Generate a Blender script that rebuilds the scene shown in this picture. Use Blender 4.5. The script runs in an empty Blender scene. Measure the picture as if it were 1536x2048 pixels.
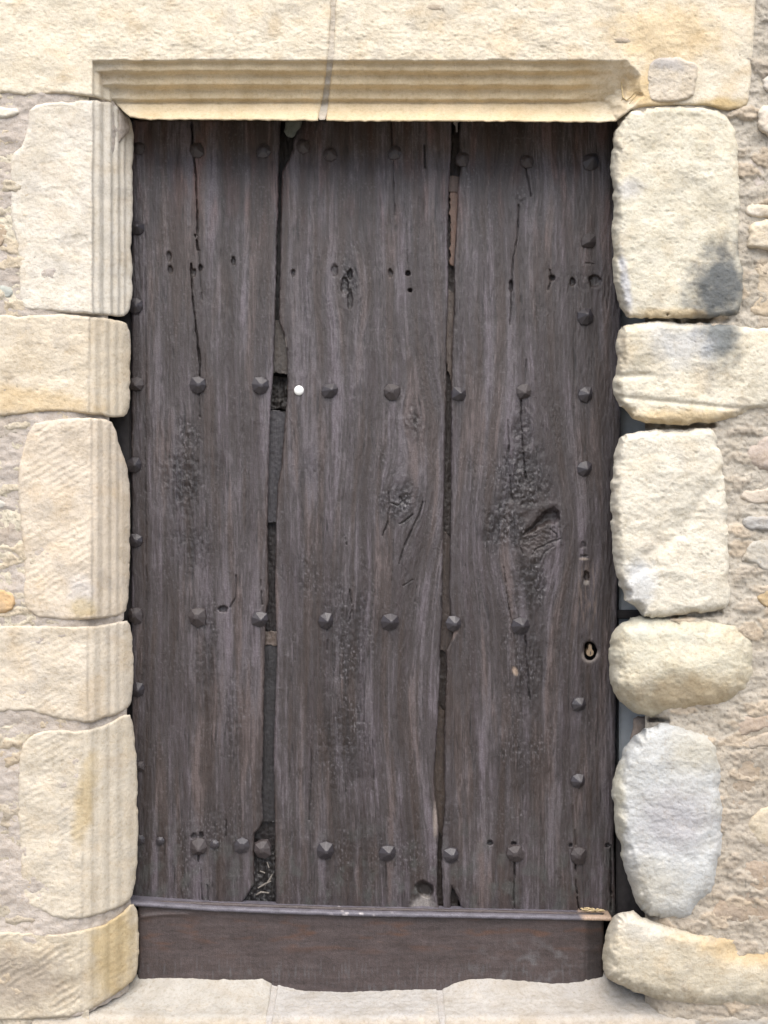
import bpy, math
import numpy as np

# ------------------------------------------------------------------ camera, sky, sun, exposure
S = bpy.context.scene
COL = S.collection
ZC = 1.10            # camera height above the pavement
D = 2.0              # camera to door plane (door plane is Y = 0, camera looks along +Y)

cam_d = bpy.data.cameras.new('camera')
cam = bpy.data.objects.new('camera', cam_d)
COL.objects.link(cam)
cam.location = (0, -D, ZC)
cam.rotation_euler = (math.radians(90), 0, 0)
cam_d.sensor_fit = 'VERTICAL'
cam_d.sensor_height = 36.0
cam_d.lens = 36.0 * D / 2.048
cam_d.clip_start = 0.05
cam_d.clip_end = 500
S.camera = cam

SUN_EL, SUN_AZ = math.radians(64), math.radians(6)    # azimuth: from straight behind the camera, to the left
W = bpy.data.worlds.new('World'); S.world = W
W.use_nodes = True
nt = W.node_tree
sky = nt.nodes.new('ShaderNodeTexSky')
sky.sky_type = 'NISHITA'
sky.sun_disc = False
sky.sun_elevation = SUN_EL
sky.sun_rotation = math.pi + SUN_AZ
sky.air_density = 0.7
sky.dust_density = 3.0
sky.ozone_density = 1.0
bgn = nt.nodes['Background']
nt.links.new(sky.outputs[0], bgn.inputs[0])
bgn.inputs[1].default_value = 0.08

sun_d = bpy.data.lights.new('sun', 'SUN')
sun_d.energy = 2.3
sun_d.angle = math.radians(80)
sun_d.color = (1.0, 0.965, 0.90)
sun = bpy.data.objects.new('sun', sun_d)
COL.objects.link(sun)
from mathutils import Vector
sdir = Vector((math.sin(SUN_AZ) * math.cos(SUN_EL), -math.cos(SUN_AZ) * math.cos(SUN_EL), math.sin(SUN_EL)))
sun.rotation_euler = sdir.to_track_quat('Z', 'Y').to_euler()
sun.location = (-1, -4, 6)

S.view_settings.view_transform = 'Standard'
S.view_settings.look = 'None'
S.view_settings.gamma = 1
S.view_settings.exposure = 1.58

# ------------------------------------------------------------------ noise and polygon helpers
def _hash(ix, iy, seed):
    h = (ix.astype(np.int64) * 374761393 + iy.astype(np.int64) * 668265263 + seed * 974634777) & 0xFFFFFFFF
    h = ((h ^ (h >> 13)) * 1274126177) & 0xFFFFFFFF
    h = ((h ^ (h >> 16)) * 2246822519) & 0xFFFFFFFF
    return (h ^ (h >> 15)) & 0xFFFF

_ANG = np.arange(256) * (2 * math.pi / 256)
_GX, _GY = np.cos(_ANG), np.sin(_ANG)

def perlin(x, y, seed=0):
    x = np.asarray(x, float); y = np.asarray(y, float)
    xi, yi = np.floor(x), np.floor(y)
    fx, fy = x - xi, y - yi
    sx, sy = fx * fx * fx * (fx * (fx * 6 - 15) + 10), fy * fy * fy * (fy * (fy * 6 - 15) + 10)
    def g(dx, dy):
        a = _hash(xi + dx, yi + dy, seed) & 255
        return _GX[a] * (fx - dx) + _GY[a] * (fy - dy)
    a = g(0, 0); b = g(1, 0); c = g(0, 1); d = g(1, 1)
    u = a + sx * (b - a); v = c + sx * (d - c)
    return (u + sy * (v - u)) * 1.5

def fbm(x, y, octaves=3, seed=0, gain=0.5):
    o = 0; a = 1; n = 0
    for i in range(octaves):
        o = o + a * perlin(x * 2 ** i, y * 2 ** i, seed + i * 17); n += a; a *= gain
    return o / n

def ridged(x, y, octaves=3, seed=0):
    o = 0; a = 1; n = 0
    for i in range(octaves):
        o = o + a * (1 - 2 * np.abs(perlin(x * 2 ** i, y * 2 ** i, seed + i * 29))); n += a; a *= 0.5
    return o / n

def voronoi(x, y, seed=0):
    xi, yi = np.floor(x), np.floor(y)
    f1 = np.full(x.shape, 9.0); f2 = np.full(x.shape, 9.0); cid = np.zeros(x.shape)
    for dx in (-1, 0, 1):
        for dy in (-1, 0, 1):
            px = xi + dx + 0.1 + 0.8 * _hash(xi + dx, yi + dy, seed) / 65536
            py = yi + dy + 0.1 + 0.8 * _hash(xi + dx, yi + dy, seed + 5) / 65536
            d = np.hypot(px - x, py - y)
            idv = _hash(xi + dx, yi + dy, seed + 9) / 65536
            near = d < f1
            f2 = np.where(near, f1, np.minimum(f2, d))
            cid = np.where(near, idv, cid)
            f1 = np.where(near, d, f1)
    return f1, f2, cid

def sstep(a, b, x):
    t = np.clip((x - a) / (b - a), 0, 1)
    return t * t * (3 - 2 * t)

def chaikin(P, n=1):
    P = np.asarray(P, float)
    for _ in range(n):
        Q = np.roll(P, -1, 0)
        P = np.stack([P * 0.78 + Q * 0.22, P * 0.22 + Q * 0.78], 1).reshape(-1, 2)
    return P

def sdf(P, x, y):
    """signed distance, positive inside"""
    best = np.full(x.shape, 1e12); inside = np.zeros(x.shape, bool)
    Q = np.roll(P, -1, 0)
    for (ax, ay), (bx, by) in zip(P, Q):
        ex, ey = bx - ax, by - ay
        L = ex * ex + ey * ey
        if L < 1e-9: continue
        wx, wy = x - ax, y - ay
        t = np.clip((wx * ex + wy * ey) / L, 0, 1)
        best = np.minimum(best, (wx - t * ex) ** 2 + (wy - t * ey) ** 2)
        if abs(ey) > 1e-9:
            c = (ay > y) != (by > y)
            inside ^= c & (x < ax + wy * ex / ey)
    d = np.sqrt(best)
    return np.where(inside, d, -d)

def pdist(L, x, y):
    """distance to an open polyline"""
    best = np.full(x.shape, 1e12)
    for (ax, ay), (bx, by) in zip(L[:-1], L[1:]):
        ex, ey = bx - ax, by - ay
        l = ex * ex + ey * ey + 1e-9
        t = np.clip(((x - ax) * ex + (y - ay) * ey) / l, 0, 1)
        best = np.minimum(best, (x - ax - t * ex) ** 2 + (y - ay - t * ey) ** 2)
    return np.sqrt(best)

def lin(*c):
    c = np.array(c, float) / 255
    return np.where(c <= 0.04045, c / 12.92, ((c + 0.055) / 1.055) ** 2.4)

def world(u, v, Y):
    """point of the place seen at survey coordinates u, v (1 unit = 1 mm on the door plane) at depth Y"""
    t = (D + Y) / D
    return (u - 768) * t / 1000, Y, ZC + (1024 - v) * t / 1000

def P3(u, v, Y):
    return Vector([float(c) for c in world(u, v, Y)])

# ------------------------------------------------------------------ scene helpers
def thing(name, label, cat, loc, group=None):
    o = bpy.data.objects.new(name, None); COL.objects.link(o)
    o.empty_display_size = 0.1
    o.location = loc; o['label'] = label; o['category'] = cat; o['kind'] = 'thing'
    if group: o['group'] = group
    return o

def origin(parent):
    p = Vector((0, 0, 0)); o = parent
    while o is not None:
        p += o.location; o = o.parent
    return p

def link(name, me, mat, parent, label=None):
    o = bpy.data.objects.new(name, me); COL.objects.link(o)
    if mat is not None: me.materials.append(mat)
    o.parent = parent
    if label: o['label'] = label
    return o

def mesh_np(name, V, F, mat, parent, cols=None, gloss=None, smooth=True, label=None):
    """V (n,3) world coordinates, F (m,4) quads"""
    off = np.array(origin(parent))
    me = bpy.data.meshes.new(name)
    V = np.asarray(V, np.float32) - off.astype(np.float32)
    F = np.asarray(F, np.int32)
    me.vertices.add(len(V)); me.vertices.foreach_set('co', V.ravel())
    me.loops.add(F.size); me.loops.foreach_set('vertex_index', F.ravel())
    me.polygons.add(len(F))
    me.polygons.foreach_set('loop_start', np.arange(0, F.size, F.shape[1], dtype=np.int32))
    me.polygons.foreach_set('loop_total', np.full(len(F), F.shape[1], np.int32))
    me.polygons.foreach_set('use_smooth', np.full(len(F), smooth))
    me.update(calc_edges=True)
    if cols is not None:
        a = me.attributes.new('tint', 'FLOAT_COLOR', 'POINT')
        c = np.ones((len(V), 4), np.float32); c[:, :3] = np.clip(cols, 0.002, 0.9)
        a.data.foreach_set('color', c.ravel())
    if gloss is not None:
        a = me.attributes.new('gloss', 'FLOAT', 'POINT')
        a.data.foreach_set('value', np.asarray(gloss, np.float32))
    me.validate()
    return link(name, me, mat, parent, label)

def relief(name, poly, depth, color, mat, parent, step=2.2, back=-0.03, rag=2.0, rag_scale=14, seed=1,
           smooth_poly=1, label=None, gloss=None, holes=(), chip=0.0):
    """a solid stone or board: front surface from its outline, side walls going back into the masonry"""
    P = chaikin(poly, smooth_poly) if smooth_poly else np.asarray(poly, float)
    lo, hi = P.min(0) - 2 * step, P.max(0) + 2 * step
    nu, nv = int((hi[0] - lo[0]) / step) + 1, int((hi[1] - lo[1]) / step) + 1
    U, Vv = np.meshgrid(lo[0] + np.arange(nu) * step, lo[1] + np.arange(nv) * step)
    wu = U + rag * fbm(U / rag_scale, Vv / rag_scale, 3, seed + 101)
    wv = Vv + rag * fbm(U / rag_scale, Vv / rag_scale, 3, seed + 202)
    d = sdf(P, wu, wv)
    if chip:
        d = d - chip * sstep(0.05, 0.5, fbm(U / 44, Vv / 44, 2, seed + 303)) * (1 - sstep(0, 40, d))
    for H in holes:
        d = np.minimum(d, -sdf(np.asarray(H, float), wu, wv))
    gy, gx = np.gradient(d, step)
    gl = np.hypot(gx, gy) + 1e-6
    nx, ny = gx / gl, gy / gl
    q = (d[:-1, :-1] > 0) | (d[1:, :-1] > 0) | (d[:-1, 1:] > 0) | (d[1:, 1:] > 0)
    neg = d < 0
    k = np.where(neg, np.minimum(-d, 1.6 * step), 0)
    U2, V2 = U + nx * k, Vv + ny * k
    dd = np.maximum(d, 0)
    Y = depth(U2, V2, dd, nx, ny)
    C = color(U2, V2, dd)
    X, Yw, Z = world(U2, V2, Y)
    idx = np.arange(nu * nv).reshape(nv, nu)
    quads = np.stack([idx[:-1, :-1], idx[1:, :-1], idx[1:, 1:], idx[:-1, 1:]], -1)[q]
    used = np.unique(quads)
    remap = np.full(nu * nv, -1); remap[used] = np.arange(len(used))
    quads = remap[quads]
    pts = np.stack([X, Y, Z], -1).reshape(-1, 3)[used]
    cols = np.asarray(C).reshape(-1, 3)[used]
    uu, vv, yy = U2.ravel()[used], V2.ravel()[used], Y.ravel()[used]
    gl_v = None if gloss is None else gloss(U2, V2, dd).ravel()[used]
    # boundary -> side walls
    E = np.concatenate([quads[:, [0, 1]], quads[:, [1, 2]], quads[:, [2, 3]], quads[:, [3, 0]]])
    key = np.sort(E, 1); key = key[:, 0].astype(np.int64) * (len(used) + 1) + key[:, 1]
    _, inv, cnt = np.unique(key, return_inverse=True, return_counts=True)
    B = E[cnt[inv.ravel()] == 1]
    bv = np.unique(B); rm = np.full(len(used), -1)
    n0 = len(used)
    bk = np.maximum(back, yy[bv] + 0.003)
    mid = yy[bv] + (bk - yy[bv]) * 0.35
    rows = []
    for Yb in (mid, bk):
        rows.append(np.stack(world(uu[bv], vv[bv], Yb), -1))
    rm[bv] = np.arange(len(bv))
    m0, m1 = n0 + rm[B], n0 + len(bv) + rm[B]
    sk1 = np.stack([B[:, 1], B[:, 0], m0[:, 0], m0[:, 1]], 1)
    sk2 = np.stack([m0[:, 1], m0[:, 0], m1[:, 0], m1[:, 1]], 1)
    pts = np.concatenate([pts] + rows)
    cols = np.concatenate([cols, cols[bv], cols[bv]])
    if gl_v is not None: gl_v = np.concatenate([gl_v, gl_v[bv], gl_v[bv]])
    return mesh_np(name, pts, np.concatenate([quads, sk1, sk2]), mat, parent, cols, gl_v, True, label)

# ------------------------------------------------------------------ materials
def new_mat(name):
    m = bpy.data.materials.new(name); m.use_nodes = True
    n = m.node_tree.nodes; l = m.node_tree.links
    return m, n, l, n['Principled BSDF']

def stone_mat(name, grain=1.0, rough=0.92):
    m, n, l, b = new_mat(name)
    at = n.new('ShaderNodeAttribute'); at.attribute_name = 'tint'
    tc = n.new('ShaderNodeTexCoord')
    def noise(scale, det, rgh=0.6):
        t = n.new('ShaderNodeTexNoise'); t.inputs['Scale'].default_value = scale
        t.inputs['Detail'].default_value = det; t.inputs['Roughness'].default_value = rgh
        l.new(tc.outputs['Object'], t.inputs['Vector']); return t
    def ramp(src, stops):
        r = n.new('ShaderNodeValToRGB'); e = r.color_ramp.elements
        e[0].position, e[0].color = stops[0][0], (*stops[0][1], 1)
        e[1].position, e[1].color = stops[-1][0], (*stops[-1][1], 1)
        for p, c in stops[1:-1]:
            x = e.new(p); x.color = (*c, 1)
        l.new(src, r.inputs[0]); return r
    def mul(a, c, f=1.0):
        x = n.new('ShaderNodeMix'); x.data_type = 'RGBA'; x.blend_type = 'MULTIPLY'
        x.inputs[0].default_value = f
        l.new(a, x.inputs[6]); l.new(c, x.inputs[7]); return x.outputs[2]
    n1 = noise(18, 5); n2 = noise(420, 3, 0.7); n3 = noise(150, 5, 0.68)
    r1 = ramp(n1.outputs[0], [(0.3, (0.86, 0.83, 0.78)), (0.55, (1.0, 1.0, 1.0)), (0.75, (1.08, 1.04, 0.98))])
    r2 = ramp(n2.outputs[0], [(0.28, (0.68, 0.66, 0.63)), (0.45, (1, 1, 1)), (0.72, (1.1, 1.1, 1.1))])
    r3 = ramp(n3.outputs[0], [(0.3, (0.82, 0.78, 0.72)), (0.5, (1, 1, 1)), (0.8, (1.06, 1.05, 1.04))])
    c = mul(mul(mul(at.outputs['Color'], r1.outputs[0]), r2.outputs[0], 0.55 * grain), r3.outputs[0], 0.8)
    l.new(c, b.inputs['Base Color'])
    b.inputs['Roughness'].default_value = rough
    b.inputs['Specular IOR Level'].default_value = 0.25
    b1 = n.new('ShaderNodeBump'); b1.inputs['Strength'].default_value = 0.48 * grain; b1.inputs['Distance'].default_value = 0.0035
    l.new(n3.outputs[0], b1.inputs['Height'])
    b2 = n.new('ShaderNodeBump'); b2.inputs['Strength'].default_value = 0.5 * grain; b2.inputs['Distance'].default_value = 0.0016
    l.new(n2.outputs[0], b2.inputs['Height']); l.new(b1.outputs[0], b2.inputs['Normal'])
    l.new(b2.outputs[0], b.inputs['Normal'])
    return m

def wood_mat(name, strength=0.5, rough=0.5, spec=0.5):
    m, n, l, b = new_mat(name)
    at = n.new('ShaderNodeAttribute'); at.attribute_name = 'tint'
    gl = n.new('ShaderNodeAttribute'); gl.attribute_name = 'gloss'
    tc = n.new('ShaderNodeTexCoord'); mp = n.new('ShaderNodeMapping')
    mp.inputs['Scale'].default_value = (560, 400, 45)
    l.new(tc.outputs['Object'], mp.inputs[0])
    t = n.new('ShaderNodeTexNoise'); t.inputs['Scale'].default_value = 1; t.inputs['Detail'].default_value = 7; t.inputs['Roughness'].default_value = 0.68
    l.new(mp.outputs[0], t.inputs['Vector'])
    t2 = n.new('ShaderNodeTexNoise'); t2.inputs['Scale'].default_value = 420; t2.inputs['Detail'].default_value = 4; t2.inputs['Roughness'].default_value = 0.7
    l.new(tc.outputs['Object'], t2.inputs['Vector'])
    r = n.new('ShaderNodeValToRGB'); e = r.color_ramp.elements
    e[0].position, e[0].color = 0.3, (0.78, 0.75, 0.73, 1); e[1].position, e[1].color = 0.72, (1.16, 1.16, 1.19, 1)
    l.new(t.outputs[0], r.inputs[0])
    x = n.new('ShaderNodeMix'); x.data_type = 'RGBA'; x.blend_type = 'MULTIPLY'; x.inputs[0].default_value = 0.8
    l.new(at.outputs['Color'], x.inputs[6]); l.new(r.outputs[0], x.inputs[7])
    r2 = n.new('ShaderNodeValToRGB'); e = r2.color_ramp.elements
    e[0].position, e[0].color = 0.34, (0.72, 0.70, 0.68, 1); e[1].position, e[1].color = 0.66, (1.22, 1.22, 1.25, 1)
    l.new(t2.outputs[0], r2.inputs[0])
    x2 = n.new('ShaderNodeMix'); x2.data_type = 'RGBA'; x2.blend_type = 'MULTIPLY'; x2.inputs[0].default_value = 1.0
    l.new(x.outputs[2], x2.inputs[6]); l.new(r2.outputs[0], x2.inputs[7])
    l.new(x2.outputs[2], b.inputs['Base Color'])
    mr = n.new('ShaderNodeMapRange'); mr.inputs[3].default_value = rough; mr.inputs[4].default_value = 0.24
    l.new(gl.outputs['Fac'], mr.inputs[0]); l.new(mr.outputs[0], b.inputs['Roughness'])
    b.inputs['Specular IOR Level'].default_value = spec
    b1 = n.new('ShaderNodeBump'); b1.inputs['Strength'].default_value = strength; b1.inputs['Distance'].default_value = 0.0020
    l.new(t.outputs[0], b1.inputs['Height'])
    b2 = n.new('ShaderNodeBump'); b2.inputs['Strength'].default_value = 0.55; b2.inputs['Distance'].default_value = 0.0018
    l.new(t2.outputs[0], b2.inputs['Height']); l.new(b1.outputs[0], b2.inputs['Normal'])
    l.new(b2.outputs[0], b.inputs['Normal'])
    return m

def plain_mat(name, col, rough=0.6, metal=0.0, bump=0.0, scale=200, var=0.15):
    m, n, l, b = new_mat(name)
    tc = n.new('ShaderNodeTexCoord')
    t = n.new('ShaderNodeTexNoise'); t.inputs['Scale'].default_value = scale; t.inputs['Detail'].default_value = 4
    l.new(tc.outputs['Object'], t.inputs['Vector'])
    r = n.new('ShaderNodeValToRGB'); e = r.color_ramp.elements
    e[0].position = 0.3; e[1].position = 0.7
    e[0].color = (*[c * (1 - var) for c in col], 1); e[1].color = (*[min(1, c * (1 + var)) for c in col], 1)
    l.new(t.outputs[0], r.inputs[0]); l.new(r.outputs[0], b.inputs['Base Color'])
    b.inputs['Roughness'].default_value = rough; b.inputs['Metallic'].default_value = metal
    if bump:
        bp = n.new('ShaderNodeBump'); bp.inputs['Strength'].default_value = bump; bp.inputs['Distance'].default_value = 0.002
        l.new(t.outputs[0], bp.inputs['Height']); l.new(bp.outputs[0], b.inputs['Normal'])
    return m

M_STONE = stone_mat('sandstone')
M_MORTAR = stone_mat('lime_mortar', 1.3)
M_SMOOTH = stone_mat('worn_limestone', 1.0)
M_WOOD = wood_mat('old_oak', 0.6, 0.46, 0.5)
M_BOARD = wood_mat('painted_board', 0.35, 0.55, 0.45)
M_IRON = plain_mat('painted_iron', (0.034, 0.030, 0.034), 0.28, 0.0, 0.25, 260, 0.25)
M_RUST = plain_mat('rusted_iron', (0.040, 0.032, 0.032), 0.42, 0.0, 0.4, 320, 0.4)
M_WHITE = plain_mat('glossy_white', (0.80, 0.81, 0.78), 0.25, 0, 0, 50, 0.02)
M_BRASS = plain_mat('dull_brass', (0.32, 0.24, 0.16), 0.45, 0.3, 0.1, 300, 0.2)
M_GREY = plain_mat('grey_paint', (0.42, 0.45, 0.47), 0.6, 0, 0.15, 60, 0.08)
M_DARKWOOD = plain_mat('dark_frame_wood', (0.030, 0.026, 0.026), 0.6, 0, 0.4, 90, 0.3)
M_STRAW = plain_mat('dry_straw', (0.46, 0.36, 0.20), 0.8, 0, 0.2, 200, 0.25)

K = 0.66            # albedo of a stone against the tone it shows in daylight

# ------------------------------------------------------------------ stone surfaces
def rockface(u, v, seed, a=1.0, hatch=0.0):
    """metres, positive outward"""
    h = 0.0050 * fbm(u / 120, v / 100, 2, seed) + 0.0013 * fbm(u / 42, v / 32, 3, seed + 3) + 0.0003 * ridged(u / 34, v / 22, 2, seed + 5) \
        + 0.0006 * fbm(u / 12, v / 10, 3, seed + 7) + 0.0006 * fbm(u / 5.2, v / 4.8, 2, seed + 11)
    # flaked ledges
    s = fbm(u / 70, v / 45, 3, seed + 31)
    h = h + 0.0012 * (sstep(-0.1, 0.15, s) - 0.5) * sstep(-0.1, 0.3, fbm(u / 60, v / 60, 2, seed + 33)) + 0.0006 * (sstep(-0.32, -0.18, s) - 0.5)
    p = fbm(u / 9, v / 7, 2, seed + 41)
    h = h - 0.0011 * sstep(0.40, 0.56, p)
    if hatch:
        ph = (u * 0.5 + v * 0.87 + 8 * fbm(u / 60, v / 60, 2, seed + 51)) / 13
        h = h + hatch * 0.0009 * np.sin(ph * 2 * math.pi) * sstep(-0.1, 0.25, fbm(u / 70, v / 70, 2, seed + 53))
    return a * h

def stone_color(base, seed, warm=0.5, stains_and_shade=()):
    b = lin(*base) * K
    ochre = lin(214, 180, 128) * K
    grey = lin(176, 172, 170) * K
    def f(u, v, d):
        w = sstep(0.05, 0.45, fbm(u / 75, v / 60, 3, seed + 61)) * warm * 0.6
        g = sstep(0.12, 0.5, fbm(u / 50, v / 70, 3, seed + 67)) * 0.2
        sp = sstep(0.30, 0.5, fbm(u / 8, v / 6, 2, seed + 41)) * 0.22
        c = b[None, None] * (1 + 0.10 * fbm(u / 30, v / 22, 3, seed + 71))[..., None]
        c = c + (ochre - c) * (w * 0.55)[..., None]
        c = c + (grey - c) * g[..., None]
        c = c * (1 - sp[..., None] * np.array([0.5, 0.62, 0.8]))
        for fn, col, amt in stains_and_shade:
            m = np.clip(fn(u, v), 0, 1) * amt
            c = c + (lin(*col) * K - c) * m[..., None]
        return c
    return f

def blob(cu, cv, ru, rv, ang=0, soft=0.5, seed=0, rag=0.5):
    ca, sa = math.cos(math.radians(ang)), math.sin(math.radians(ang))
    def f(u, v):
        x, y = u - cu, v - cv
        a, b = (x * ca + y * sa) / ru, (-x * sa + y * ca) / rv
        r = np.hypot(a, b) + rag * fbm(u / 28, v / 28, 4, seed + 3)
        return 1 - sstep(1 - soft, 1 + soft, r)
    return f

FRONT = -0.130

def edge(d, r, e):
    t = np.clip(d / r, 0, 1)
    return e * (1 - np.sqrt(np.maximum(0, 1 - (1 - t) ** 2)))

# moulded profile of the jamb (by u) and of the lintel (by v)
JU = np.array([185, 189, 201, 207, 221, 227, 235, 240, 247, 251, 265])
JY = np.array([-.130, -.112, -.112, -.090, -.090, -.070, -.070, -.052, -.052, -.038, -.034])
LV = np.array([120, 126, 141, 150, 169, 179, 198, 204, 216, 221, 241])
LY = np.array([-.130, -.117, -.117, -.100, -.100, -.081, -.081, -.069, -.069, -.060, -.058])
def jamb_y(u, worn=0.0, u0=185.0, u1=265.0):
    s = 185 + (u - u0) * 80.0 / (u1 - u0)
    st = np.interp(s, JU, JY) * 0.65 + 0.35 * np.interp(s, [185, 265], [-.130, -.034])
    q = (s - 185) / 80
    t = np.clip(0.5 * (q + np.sqrt(q * q + 0.012)), 0, 1)
    lnr = FRONT + 0.080 * (0.8 * t + 0.2 * t * t) + 0.0008 * np.sin(t * 2 * math.pi * 4.5) * ((s > 183) & (s < 262))
    groove = (1 - 0.7 * worn) * 0.003 * (np.exp(-((s - 201) / 2.2) ** 2) + np.exp(-((s - 224) / 2.2) ** 2) + np.exp(-((s - 187) / 2) ** 2))
    return st * (1 - worn) + lnr * worn + groove

def stone(name, poly, parent, base, seed, r=10, e=0.009, amp=1.0, yfn=None, warm=0.5, stains_and_shade=(), hatch=0, bulge=0,
          eL=None, rL=30, mat=None, label=None, back=-0.03, step=2.2, rag=2.0, extra=None, mould=None, chip=4.5):
    P = np.asarray(poly, float)
    lo, hi = P.min(0), P.max(0)
    c = (lo + hi) / 2; half = (hi - lo) / 2
    def depth(u, v, d, nx, ny):
        d = np.maximum(0, d * (1 + 0.5 * fbm(u / 30, v / 30, 3, seed + 91)))
        y = np.full(u.shape, FRONT) if yfn is None else yfn(u, v)
        a = amp
        if mould is not None:
            a = amp * (1 - mould(u, v) * 0.72)
        y = y - rockface(u, v, seed, 1, hatch) * a
        if bulge:
            q = np.clip(1 - ((u - c[0]) / half[0]) ** 2, 0, 1) * np.clip(1 - ((v - c[1]) / half[1]) ** 2, 0, 1)
            y = y - bulge * np.sqrt(q)
        if eL is None:
            y = y + edge(d, r, e)
        else:
            wl = sstep(0.25, 0.9, nx)          # inward normal points right -> the side that faces the doorway
            y = y + edge(d, r + (rL - r) * wl, e + (eL - e) * wl)
        if extra is not None: y = y + extra(u, v)
        return y
    return relief(name, poly, depth, stone_color(base, seed, warm, stains_and_shade), mat or M_STONE, parent, step, back, rag, 22, seed, 1, label, chip=chip)

# ---------------- the lintel
lintel = thing('door_lintel', 'pale yellow two-block stone lintel with stepped moulding above the plank door', 'lintel', P3(768, 241, -0.08))
RB = [(1210, 60), (1250, 122), (1282, 150), (1284, 192), (1262, 222), (1250, 262)]
def lintel_y(u, v):
    wob = 2.2 * fbm(u / 40, v / 300, 2, 7)
    wear = sstep(1120, 1240, u)
    vl = v + wob
    st = np.interp(vl, LV, LY) * 0.7 + 0.3 * np.interp(vl, [120, 241], [-.130, -.058]) + 0.0012 * fbm(u / 12, v / 5, 3, 19)
    t = np.clip((vl - 120) / 121, 0, 1)
    smooth_y = FRONT + 0.087 * np.clip(t, 0, 1) ** 0.9 + 0.0015 * np.sin(t * 2 * math.pi * 5) * (t > 0) * (t < 1) * (1 - sstep(1150, 1230, u))
    yl = st * (1 - wear) + smooth_y * wear
    yj = jamb_y(u)
    poly = np.array(RB + [(-600, 262), (-600, 60)], float)
    s = sdf(poly, u + 12 * fbm(u / 40, v / 30, 3, 9), v)
    yr = FRONT + 0.090 * np.clip(s / 85, 0, 1) + 0.003 * fbm(u / 18, v / 12, 3, 15) * sstep(0, 30, s)
    return np.minimum(np.minimum(yl, yj), yr)
def in_mould(u, v):
    return sstep(183, 190, u) * sstep(118, 126, v) * (1 - 0.7 * sstep(1150, 1230, u))
left_l = [(-260, -190), (666, -190), (664, 0), (656, 122), (648, 180), (637, 241), (634, 242), (620, 242), (420, 240), (266, 240), (240, 216), (228, 206), (186, 194), (120, 186), (60, 192), (0, 186), (-120, 194), (-260, 190)]
right_l = [(676, -190), (1540, -190), (1514, -60), (1510, 20), (1505, 120), (1500, 190), (1492, 216), (1450, 222), (1420, 213), (1395, 210), (1340, 211), (1300, 212), (1268, 216), (1244, 234), (1228, 246), (1080, 244), (900, 243), (672, 243), (656, 242), (652, 240), (658, 180), (666, 122), (672, 0)]
stone('lintel_block', left_l, lintel, (240, 230, 209), 11, 7, 0.007, 0.85, lintel_y, 0.75, chip=0, mat=M_STONE, mould=in_mould, back=0.03,
      stains_and_shade=[(lambda u, v: in_mould(u, v) * sstep(200, 300, u), (232, 207, 160), 0.6)])  # darker ochre puts the shade of the down-facing moulding into the colour
stone('lintel_block', right_l, lintel, (239, 229, 208), 23, 7, 0.007, 0.95, lintel_y, 0.8, chip=0, mat=M_STONE, mould=in_mould, back=0.03,
      stains_and_shade=[(lambda u, v: in_mould(u, v) * (1 - sstep(1240, 1300, u)), (232, 206, 158), 0.6),  # soffit shade painted into this block's moulding as well
              (blob(1330, 70, 110, 60, 0, 0.5, 4), (236, 205, 150), 0.5), (blob(1300, 180, 50, 40, 0, 0.4, 6), (222, 190, 130), 0.6),
              (blob(1450, 210, 60, 14, 0, 0.5, 8), (190, 160, 90), 0.6)])
def joint_y(u, v): return lintel_y(u, v) + 0.005
stone('mortar_joint', [(660, -190), (682, -190), (678, 0), (671, 122), (663, 180), (654, 240), (634, 240), (644, 180), (652, 122), (660, 0)],
      lintel, (214, 205, 190), 31, 3, 0.002, 0.35, joint_y, 0.1, mat=M_MORTAR, back=0.02, label='grey mortar joint between the two lintel blocks')
stone('patch_stone', [(1302, 122), (1330, 112), (1372, 117), (1396, 128), (1394, 165), (1386, 196), (1340, 206), (1306, 205), (1294, 190), (1294, 150)],
      lintel, (228, 217, 198), 37, 6, 0.006, 1.2, lambda u, v: np.full(u.shape, FRONT - 0.0035), 0.3, stains_and_shade=[(blob(1320, 122, 60, 16, 10, 0.5, 2), (186, 182, 180), 0.8)],
      label='small pinkish patch stone set into the end of the lintel')
stone('mortar_dab', [(1262, 214), (1290, 198), (1345, 206), (1400, 208), (1400, 216), (1380, 224), (1320, 230), (1280, 242), (1252, 258), (1236, 252), (1234, 240)],
      lintel, (226, 215, 200), 39, 8, 0.010, 0.9, lambda u, v: np.full(u.shape, FRONT + 0.006) + 0.05 * (1 - sstep(1236, 1268, u)), 0.3, mat=M_MORTAR, back=0.0)
stone('mortar_dab', [(566, 236), (606, 236), (602, 256), (594, 262), (588, 276), (574, 274), (566, 262)], lintel, (112, 118, 112), 43, 8, 0.008, 0.6,
      lambda u, v: np.full(u.shape, -0.030), 0.0, mat=M_MORTAR, back=0.02, label='grey-green lump of old mortar under the lintel')
stone('mortar_dab', [(906, 238), (920, 238), (919, 256), (915, 266), (910, 264)], lintel, (150, 146, 146), 47, 4, 0.005, 0.4,
      lambda u, v: np.full(u.shape, -0.010), 0.0, mat=M_MORTAR, back=0.02, step=1.6)

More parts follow.
